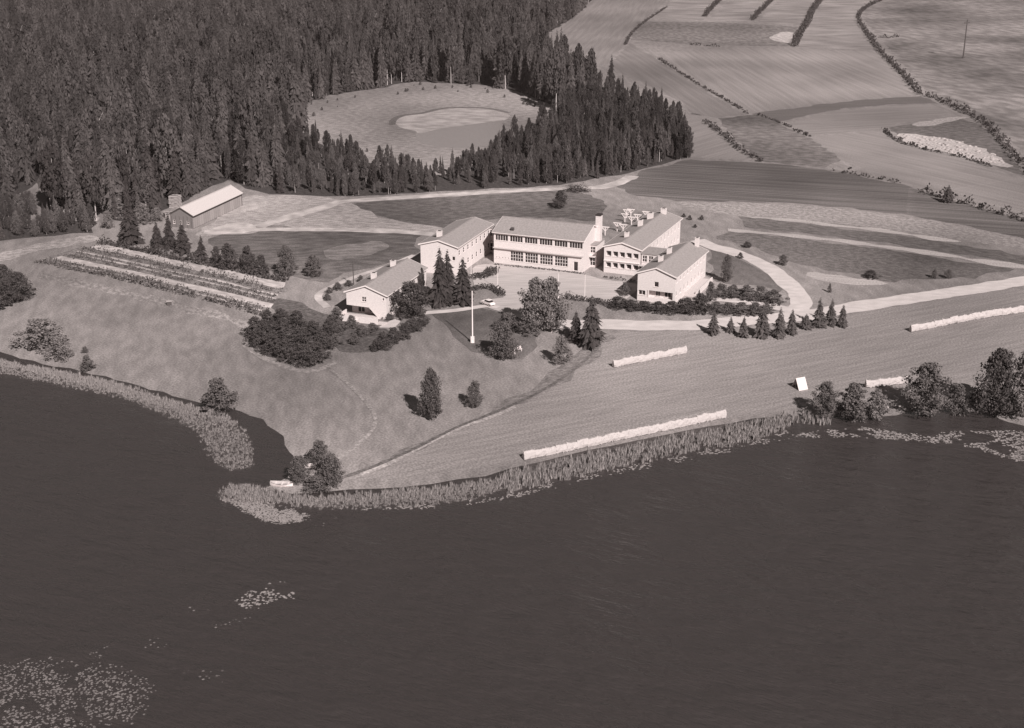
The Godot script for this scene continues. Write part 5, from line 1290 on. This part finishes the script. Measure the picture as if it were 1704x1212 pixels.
func build_objects() -> void:
	hay_rack("longest hay rack, running along the lakeshore above the reeds", "long_rack", 1.45, 0.6)
	hay_rack("short straight hay rack in the middle of the hay meadow", "short_rack", 1.45, 0.6)
	hay_rack("long hay rack on the meadow below the main road", "east_rack", 1.45, 0.6)
	hay_rack("shortest hay rack, half hidden behind the tall shore tree", "shore_rack", 1.45, 0.6)
	var sp := pts(SPOTS.flagpole)
	var fp := pole("flagpole", "tall white flagpole standing on the lawn before the school", "flagpole", sp[0], 10.0, 0.14, M.paint, true)
	var fb := MB.new()
	fb.box(Vector3(0, 0.6, 0), Vector3(0.7, 1.2, 0.5))
	part("footing", fb, M.white, fp)
	for q in pts(SPOTS.court_poles): pole("court_flagpole", "thin white flagpole in the row on the forecourt", "flagpole", q, 5.4, 0.07, M.paint, false, "thin flagpoles on the forecourt")
	var up := pts(SPOTS.utility_pole)
	var names := ["dark wooden pole with crossarm beside the terrace house", "dark wooden power pole alone in the far field beyond the gravel bank"]
	for i in 2:
		var p := pole("utility_pole", names[i], "pole", up[i], [5.6, 18.0][i], [0.12, 0.35][i], M.dark_wood, false)
		var b := MB.new()
		b.box(Vector3(0, [5.1, 16.5][i], 0), Vector3([1.0, 3.6][i], [0.12, 0.4][i], [0.12, 0.4][i]), Basis(Vector3.UP, 0.6))
		part("crossarm", b, M.dark_wood, p)
	# rowing boat
	var bo := pts(SPOTS.boat)
	var mid := (bo[0] + bo[1]) / 2.0
	var dirb := bo[1] - bo[0]
	var boat := thing("rowing_boat", "white wooden rowing boat moored at the tip of the lake point", "boat", mid.x, mid.y, -dirb.angle(), "", 0.0)
	var L := dirb.length()
	var hull := MB.new()
	var inner := MB.new()
	var prev := []
	for i in 9:
		var t := i / 8.0
		var half := 0.72 * pow(maxf(0.0, sin(PI * clampf(t * 0.9 + 0.02, 0.0, 1.0))), 0.6)
		half = maxf(half, 0.03)
		var up2 := 0.36 + 0.22 * pow(absf(t - 0.5) * 2.0, 2.0)
		var xx := (t - 0.5) * L
		var row := [Vector3(xx, up2, -half), Vector3(xx, 0.05, -half * 0.75), Vector3(xx, -0.12, 0), Vector3(xx, 0.05, half * 0.75), Vector3(xx, up2, half)]
		if i > 0:
			for j in 4:
				hull.face([prev[j], prev[j + 1], row[j + 1], row[j]], Vector3(xx, 0.6, 0))
				var sh := func(q: Vector3) -> Vector3: return Vector3(q.x * 0.97, q.y + 0.05, q.z * 0.9)
				inner.face([sh.call(row[j]), sh.call(row[j + 1]), sh.call(prev[j + 1]), sh.call(prev[j])], Vector3(xx, -3, 0))
		prev = row
	part("hull", hull, M.paint, boat)
	part("inside", inner, M.wood, boat)
	for x in [-0.9, 0.1, 1.0]:
		var th := MB.new()
		th.box(Vector3(x, 0.3, 0), Vector3(0.25, 0.04, 1.1))
		part("thwart", th, M.paint, boat)
	# car
	var cp := pts(SPOTS.car)[0]
	var car := thing("parked_car", "small light-roofed car parked at the edge of the forecourt", "car", cp.x, cp.y, 0.75, "", ht(cp.x, cp.y) + 0.1)
	car.scale = Vector3.ONE * 0.82
	var body := MB.new()
	var prof := [Vector2(-1.9, 0.35), Vector2(-1.95, 0.62), Vector2(-1.6, 0.85), Vector2(-0.7, 0.92), Vector2(1.3, 0.92), Vector2(1.85, 0.75), Vector2(1.95, 0.4)]
	var rings := []
	for e in [[-0.74, 0.94], [-0.68, 1.0], [0.68, 1.0], [0.74, 0.94]]:
		var ring := []
		for q in prof: ring.append(Vector3(e[0], q.y * e[1], q.x))
		rings.append(ring)
	body.loft(rings)
	part("body", body, M.car_light, car)
	var cab := MB.new()
	var base := [Vector3(-0.68, 0.9, -0.75), Vector3(0.68, 0.9, -0.75), Vector3(0.68, 0.9, 1.35), Vector3(-0.68, 0.9, 1.35)]
	var topr := [Vector3(-0.55, 1.36, -0.3), Vector3(0.55, 1.36, -0.3), Vector3(0.55, 1.36, 0.95), Vector3(-0.55, 1.36, 0.95)]
	cab.loft([base, topr])
	part("window", cab, M.glass, car)
	var rf := MB.new()
	rf.loft([[Vector3(-0.58, 1.36, -0.36), Vector3(0.58, 1.36, -0.36), Vector3(0.58, 1.36, 1.0), Vector3(-0.58, 1.36, 1.0)], [Vector3(-0.46, 1.46, -0.2), Vector3(0.46, 1.46, -0.2), Vector3(0.46, 1.46, 0.85), Vector3(-0.46, 1.46, 0.85)]])
	part("roof", rf, M.car_light, car)
	var bn := MB.new()
	bn.loft([[Vector3(-0.6, 0.9, -1.6), Vector3(0.6, 0.9, -1.6), Vector3(0.64, 0.93, -0.76), Vector3(-0.64, 0.93, -0.76)], [Vector3(-0.45, 0.97, -1.45), Vector3(0.45, 0.97, -1.45), Vector3(0.5, 1.0, -0.8), Vector3(-0.5, 1.0, -0.8)]])
	part("bonnet", bn, M.car_light, car)
	for sx in [-1, 1]:
		for zz in [-1.2, 1.2]:
			var wh := MB.new()
			wh.tube(Vector3(sx * 0.6, 0.3, zz), Vector3(sx * 0.77, 0.3, zz), 0.3, 0.3, 12)
			var wo := part("wheel", wh, M.tyre, car)
			var rm := MB.new()
			rm.tube(Vector3(sx * 0.74, 0.3, zz), Vector3(sx * 0.785, 0.3, zz), 0.16, 0.16, 10)
			part("hubcap", rm, M.car_light, wo)
		var hl := MB.new()
		hl.tube(Vector3(sx * 0.55, 0.68, -1.85), Vector3(sx * 0.55, 0.68, -1.97), 0.11, 0.1, 8)
		part("headlight", hl, M.trim, car)
	# garden furniture
	var bl := ["white garden bench right beside the round tree", "white garden bench farther from the round tree"]
	var bp := pts(SPOTS.benches)
	for i in 2: bench(bl[i], bp[i], 0.5, 1.6)
	bench("white bench under the trees on the lake point", pts(SPOTS.lakebench)[0], 0.1, 2.0)
	var tp := pts(SPOTS.table)[0]
	var tb := thing("garden_table", "white garden table on the grass below the terrace", "table", tp.x, tp.y, -0.3)
	var tt := MB.new()
	tt.box(Vector3(0, 0.74, 0), Vector3(1.5, 0.06, 0.9))
	part("table_top", tt, M.paint, tb)
	for q in [[-1, -1], [1, -1], [-1, 1], [1, 1]]:
		var lg := MB.new()
		lg.box(Vector3(q[0] * 0.65, 0.33, q[1] * 0.36), Vector3(0.09, 0.78, 0.09))
		part("leg", lg, M.paint, tb)
	# tent
	var te := pts(SPOTS.tent)[0]
	var tent := thing("ridge_tent", "white ridge tent with dark open end on the hay meadow", "tent", te.x, te.y, 0.42)
	tent.scale = Vector3.ONE * 0.86
	for s in [-1, 1]:
		var b := MB.new()
		var ring := []
		for q in [1.1, -1.1]: ring.append([Vector3(0, 2.25, q), Vector3(s * 1.35, 0.0, q), Vector3(s * 1.31, 0.0, q), Vector3(0, 2.17, q)])
		b.loft(ring)
		part("canvas_side", b, M.canvas, tent).rotation.y = PI / 2
	var back := MB.new()
	back.tri(Vector3(1.0, 2.15, 0), Vector3(1.0, 0, 1.28), Vector3(1.0, 0, -1.28))
	part("end_panel", back, M.canvas, tent)
	for x in [-1.05, 1.05]:
		var b := MB.new()
		b.tube(Vector3(x, -0.1, 0), Vector3(x, 2.3, 0), 0.04, 0.03, 6)
		part("pole", b, M.wood, tent)
	# clothes-line posts behind the loggia wing
	for q in pts(SPOTS.racks):
		var o := thing("washing_line_post", "white washing-line post with braced crossbar behind the loggia wing", "post", q.x, q.y, -0.35, "washing-line posts behind the wings")
		var b := MB.new()
		b.box(Vector3(0, 1.0, 0), Vector3(0.16, 2.2, 0.16))
		part("post", b, M.paint, o)
		var cb := MB.new()
		cb.box(Vector3(0, 2.1, 0), Vector3(2.0, 0.16, 0.3))
		part("crossbar", cb, M.paint, o)
		for s in [-1, 1]:
			var br := MB.new()
			br.tube(Vector3(s * 0.06, 1.1, 0), Vector3(s * 0.85, 2.05, 0), 0.07, 0.07, 5)
			part("brace", br, M.paint, o)
	# lumber stacks, brush pile, stones, box
	var lp := pts(SPOTS.lumber)
	for i in 2:
		var o := thing("lumber_stack", ["tall stack of pale boards between barn and forest", "low stack of pale boards at the barn gable"][i], "lumber", lp[i].x, lp[i].y, [-0.3, 0.5][i])
		for k in [9, 4][i]:
			for j in 3:
				var b := MB.new()
				b.box(Vector3((j - 1) * 0.82, 0.15 + k * 0.36, 0.06 * sin(k * 5.0 + j)), Vector3(0.74, 0.2, 2.6 - 0.2 * ((k + j) % 3)))
				part("board", b, M.wood, o)
			var st := MB.new()
			st.box(Vector3(0, 0.32 + k * 0.36, 0.3), Vector3(2.4, 0.12, 0.2))
			part("sticker", st, M.dark_wood, o)
	var br2 := pts(SPOTS.brush)[0]
	var heap := thing("brush_pile", "dark heap of cut brush beside the forest track", "brush pile", br2.x, br2.y)
	var hb := MB.new()
	var r := RandomNumberGenerator.new()
	r.seed = 33
	for i in 320:
		var p := Vector3(r.randfn() * 1.5, absf(r.randfn()) * 0.8, r.randfn() * 0.8)
		hb.tube(p, p + Vector3(r.randf_range(-1.4, 1.4), r.randf_range(-0.2, 0.3), r.randf_range(-0.8, 0.8)), 0.1, 0.03, 4)
	part("branches", hb, M.dark_wood, heap)
	var ss := pts(SPOTS.stones)[0]
	for i in 4:
		var so := thing("shore_stone", "pale flat stone at the water's edge between the shore shrubs", "stone", ss.x + i * 1.2 - 1.5, ss.y + 0.4 * sin(i * 2.0), i * 1.1, "stones at the water's edge")
		so.add_child(stone_mesh(i))
	var xp := pts(SPOTS.box)[0]
	var bx := thing("wooden_box", "small dark box with a pale lid beside the vegetable plot", "box", xp.x, xp.y, 0.3)
	var b1 := MB.new()
	b1.box(Vector3(0, 0.4, 0), Vector3(1.0, 0.85, 0.7))
	part("body", b1, M.dark_wood, bx)
	var b3 := MB.new()
	b3.box(Vector3(0, 0.87, 0), Vector3(1.1, 0.08, 0.8))
	part("lid", b3, M.wood, bx)
func stone_mesh(sd: int) -> MeshInstance3D:
	var r := RandomNumberGenerator.new()
	r.seed = sd
	var b := MB.new()
	var rings := []
	for y in [[-0.1, 0.9], [0.15, 1.0], [0.3, 0.6]]:
		var ring := []
		for i in 8:
			var a := TAU * i / 8
			ring.append(Vector3(cos(a) * 0.6 * y[1] * r.randf_range(0.85, 1.1), y[0], sin(a) * 0.4 * y[1] * r.randf_range(0.85, 1.1)))
		rings.append(ring)
	b.loft(rings)
	var o := MeshInstance3D.new()
	o.name = "stone"
	o.mesh = b.mesh()
	o.material_override = M.stone
	return o
func bench(label: String, at: Vector2, turn: float, w: float) -> void:
	var o := thing("garden_bench", label, "bench", at.x, at.y, turn)
	for i in 3:
		var b := MB.new()
		b.box(Vector3(0, 0.45, -0.16 + i * 0.16), Vector3(w, 0.04, 0.13))
		part("slat", b, M.paint, o)
	for i in 3:
		var b := MB.new()
		b.box(Vector3(0, 0.6 + i * 0.15, -0.27), Vector3(w, 0.12, 0.04))
		part("back_slat", b, M.paint, o)
	for s in [-1, 1]:
		var b := MB.new()
		b.box(Vector3(s * (w / 2 - 0.12), 0.2, 0.12), Vector3(0.09, 0.44, 0.09))
		b.box(Vector3(s * (w / 2 - 0.12), 0.45, -0.31), Vector3(0.09, 0.96, 0.05))
		part("leg", b, M.paint, o)

func _ready() -> void:
	var cam := Camera3D.new()
	cam.name = "camera"
	cam.position = Vector3(0, 85, 0)
	cam.rotation_degrees = Vector3(-20, 0, 0)
	cam.fov = rad_to_deg(2.0 * atan(606.0 / 2250.0))
	cam.near = 1.0
	cam.far = 16000.0
	add_child(cam)
	cam.current = true
	var env := Environment.new()
	env.background_mode = Environment.BG_SKY
	var sm := ProceduralSkyMaterial.new()
	sm.sky_top_color = Color(0.52, 0.51, 0.50)
	sm.sky_horizon_color = Color(0.86, 0.84, 0.82)
	sm.ground_bottom_color = Color(0.4, 0.38, 0.38)
	sm.ground_horizon_color = Color(0.7, 0.68, 0.68)
	sm.sun_angle_max = 1.0
	sm.energy_multiplier = 0.28
	var sky := Sky.new()
	sky.sky_material = sm
	env.sky = sky
	env.tonemap_mode = Environment.TONE_MAPPER_LINEAR
	env.tonemap_exposure = 1.32
	env.sdfgi_enabled = true
	env.ssao_enabled = true
	env.ssil_enabled = true
	env.fog_enabled = true
	env.fog_density = 0.00006
	env.fog_light_color = Color(0.98, 0.90, 0.89)
	var we := WorldEnvironment.new()
	we.environment = env
	add_child(we)
	var sun := DirectionalLight3D.new()
	sun.name = "sun"
	sun.light_energy = 1.6
	sun.light_angular_distance = 0.5
	sun.light_color = Color(1.0, 0.975, 0.96)
	sun.shadow_enabled = true
	add_child(sun)
	var el := deg_to_rad(36.0)
	var az := deg_to_rad(-24.0)
	sun.look_at_from_position(Vector3.ZERO, Vector3(sin(az) * cos(el), -sin(el), -cos(az) * cos(el)))
	make_materials()
	make_plants()
	build_ground()
	build_fields()
	print("ground ", Time.get_ticks_msec())
	build_school()
	link("narrow flat-roofed link between the wing with two rows of windows and the main block", Vector2(-5.6, -302.5), -0.34, 4.6, 4.5, 5.6, 2)
	link("flat-roofed link with stacked windows between main block and loggia wing", Vector2(17.0, -290.0), -0.36, 3.6, 6.0, 5.0, 2)
	link("flat-roofed link between the loggia wing and the porch wing", Vector2(30.6, -281.5), -0.40, 5.6, 5.5, 5.0, 4)
	build_barn()
	build_forest()
	print("forest ", Time.get_ticks_msec())
	build_plants()
	build_hedges()
	build_shore()
	build_objects()
	print("done ", Time.get_ticks_msec())
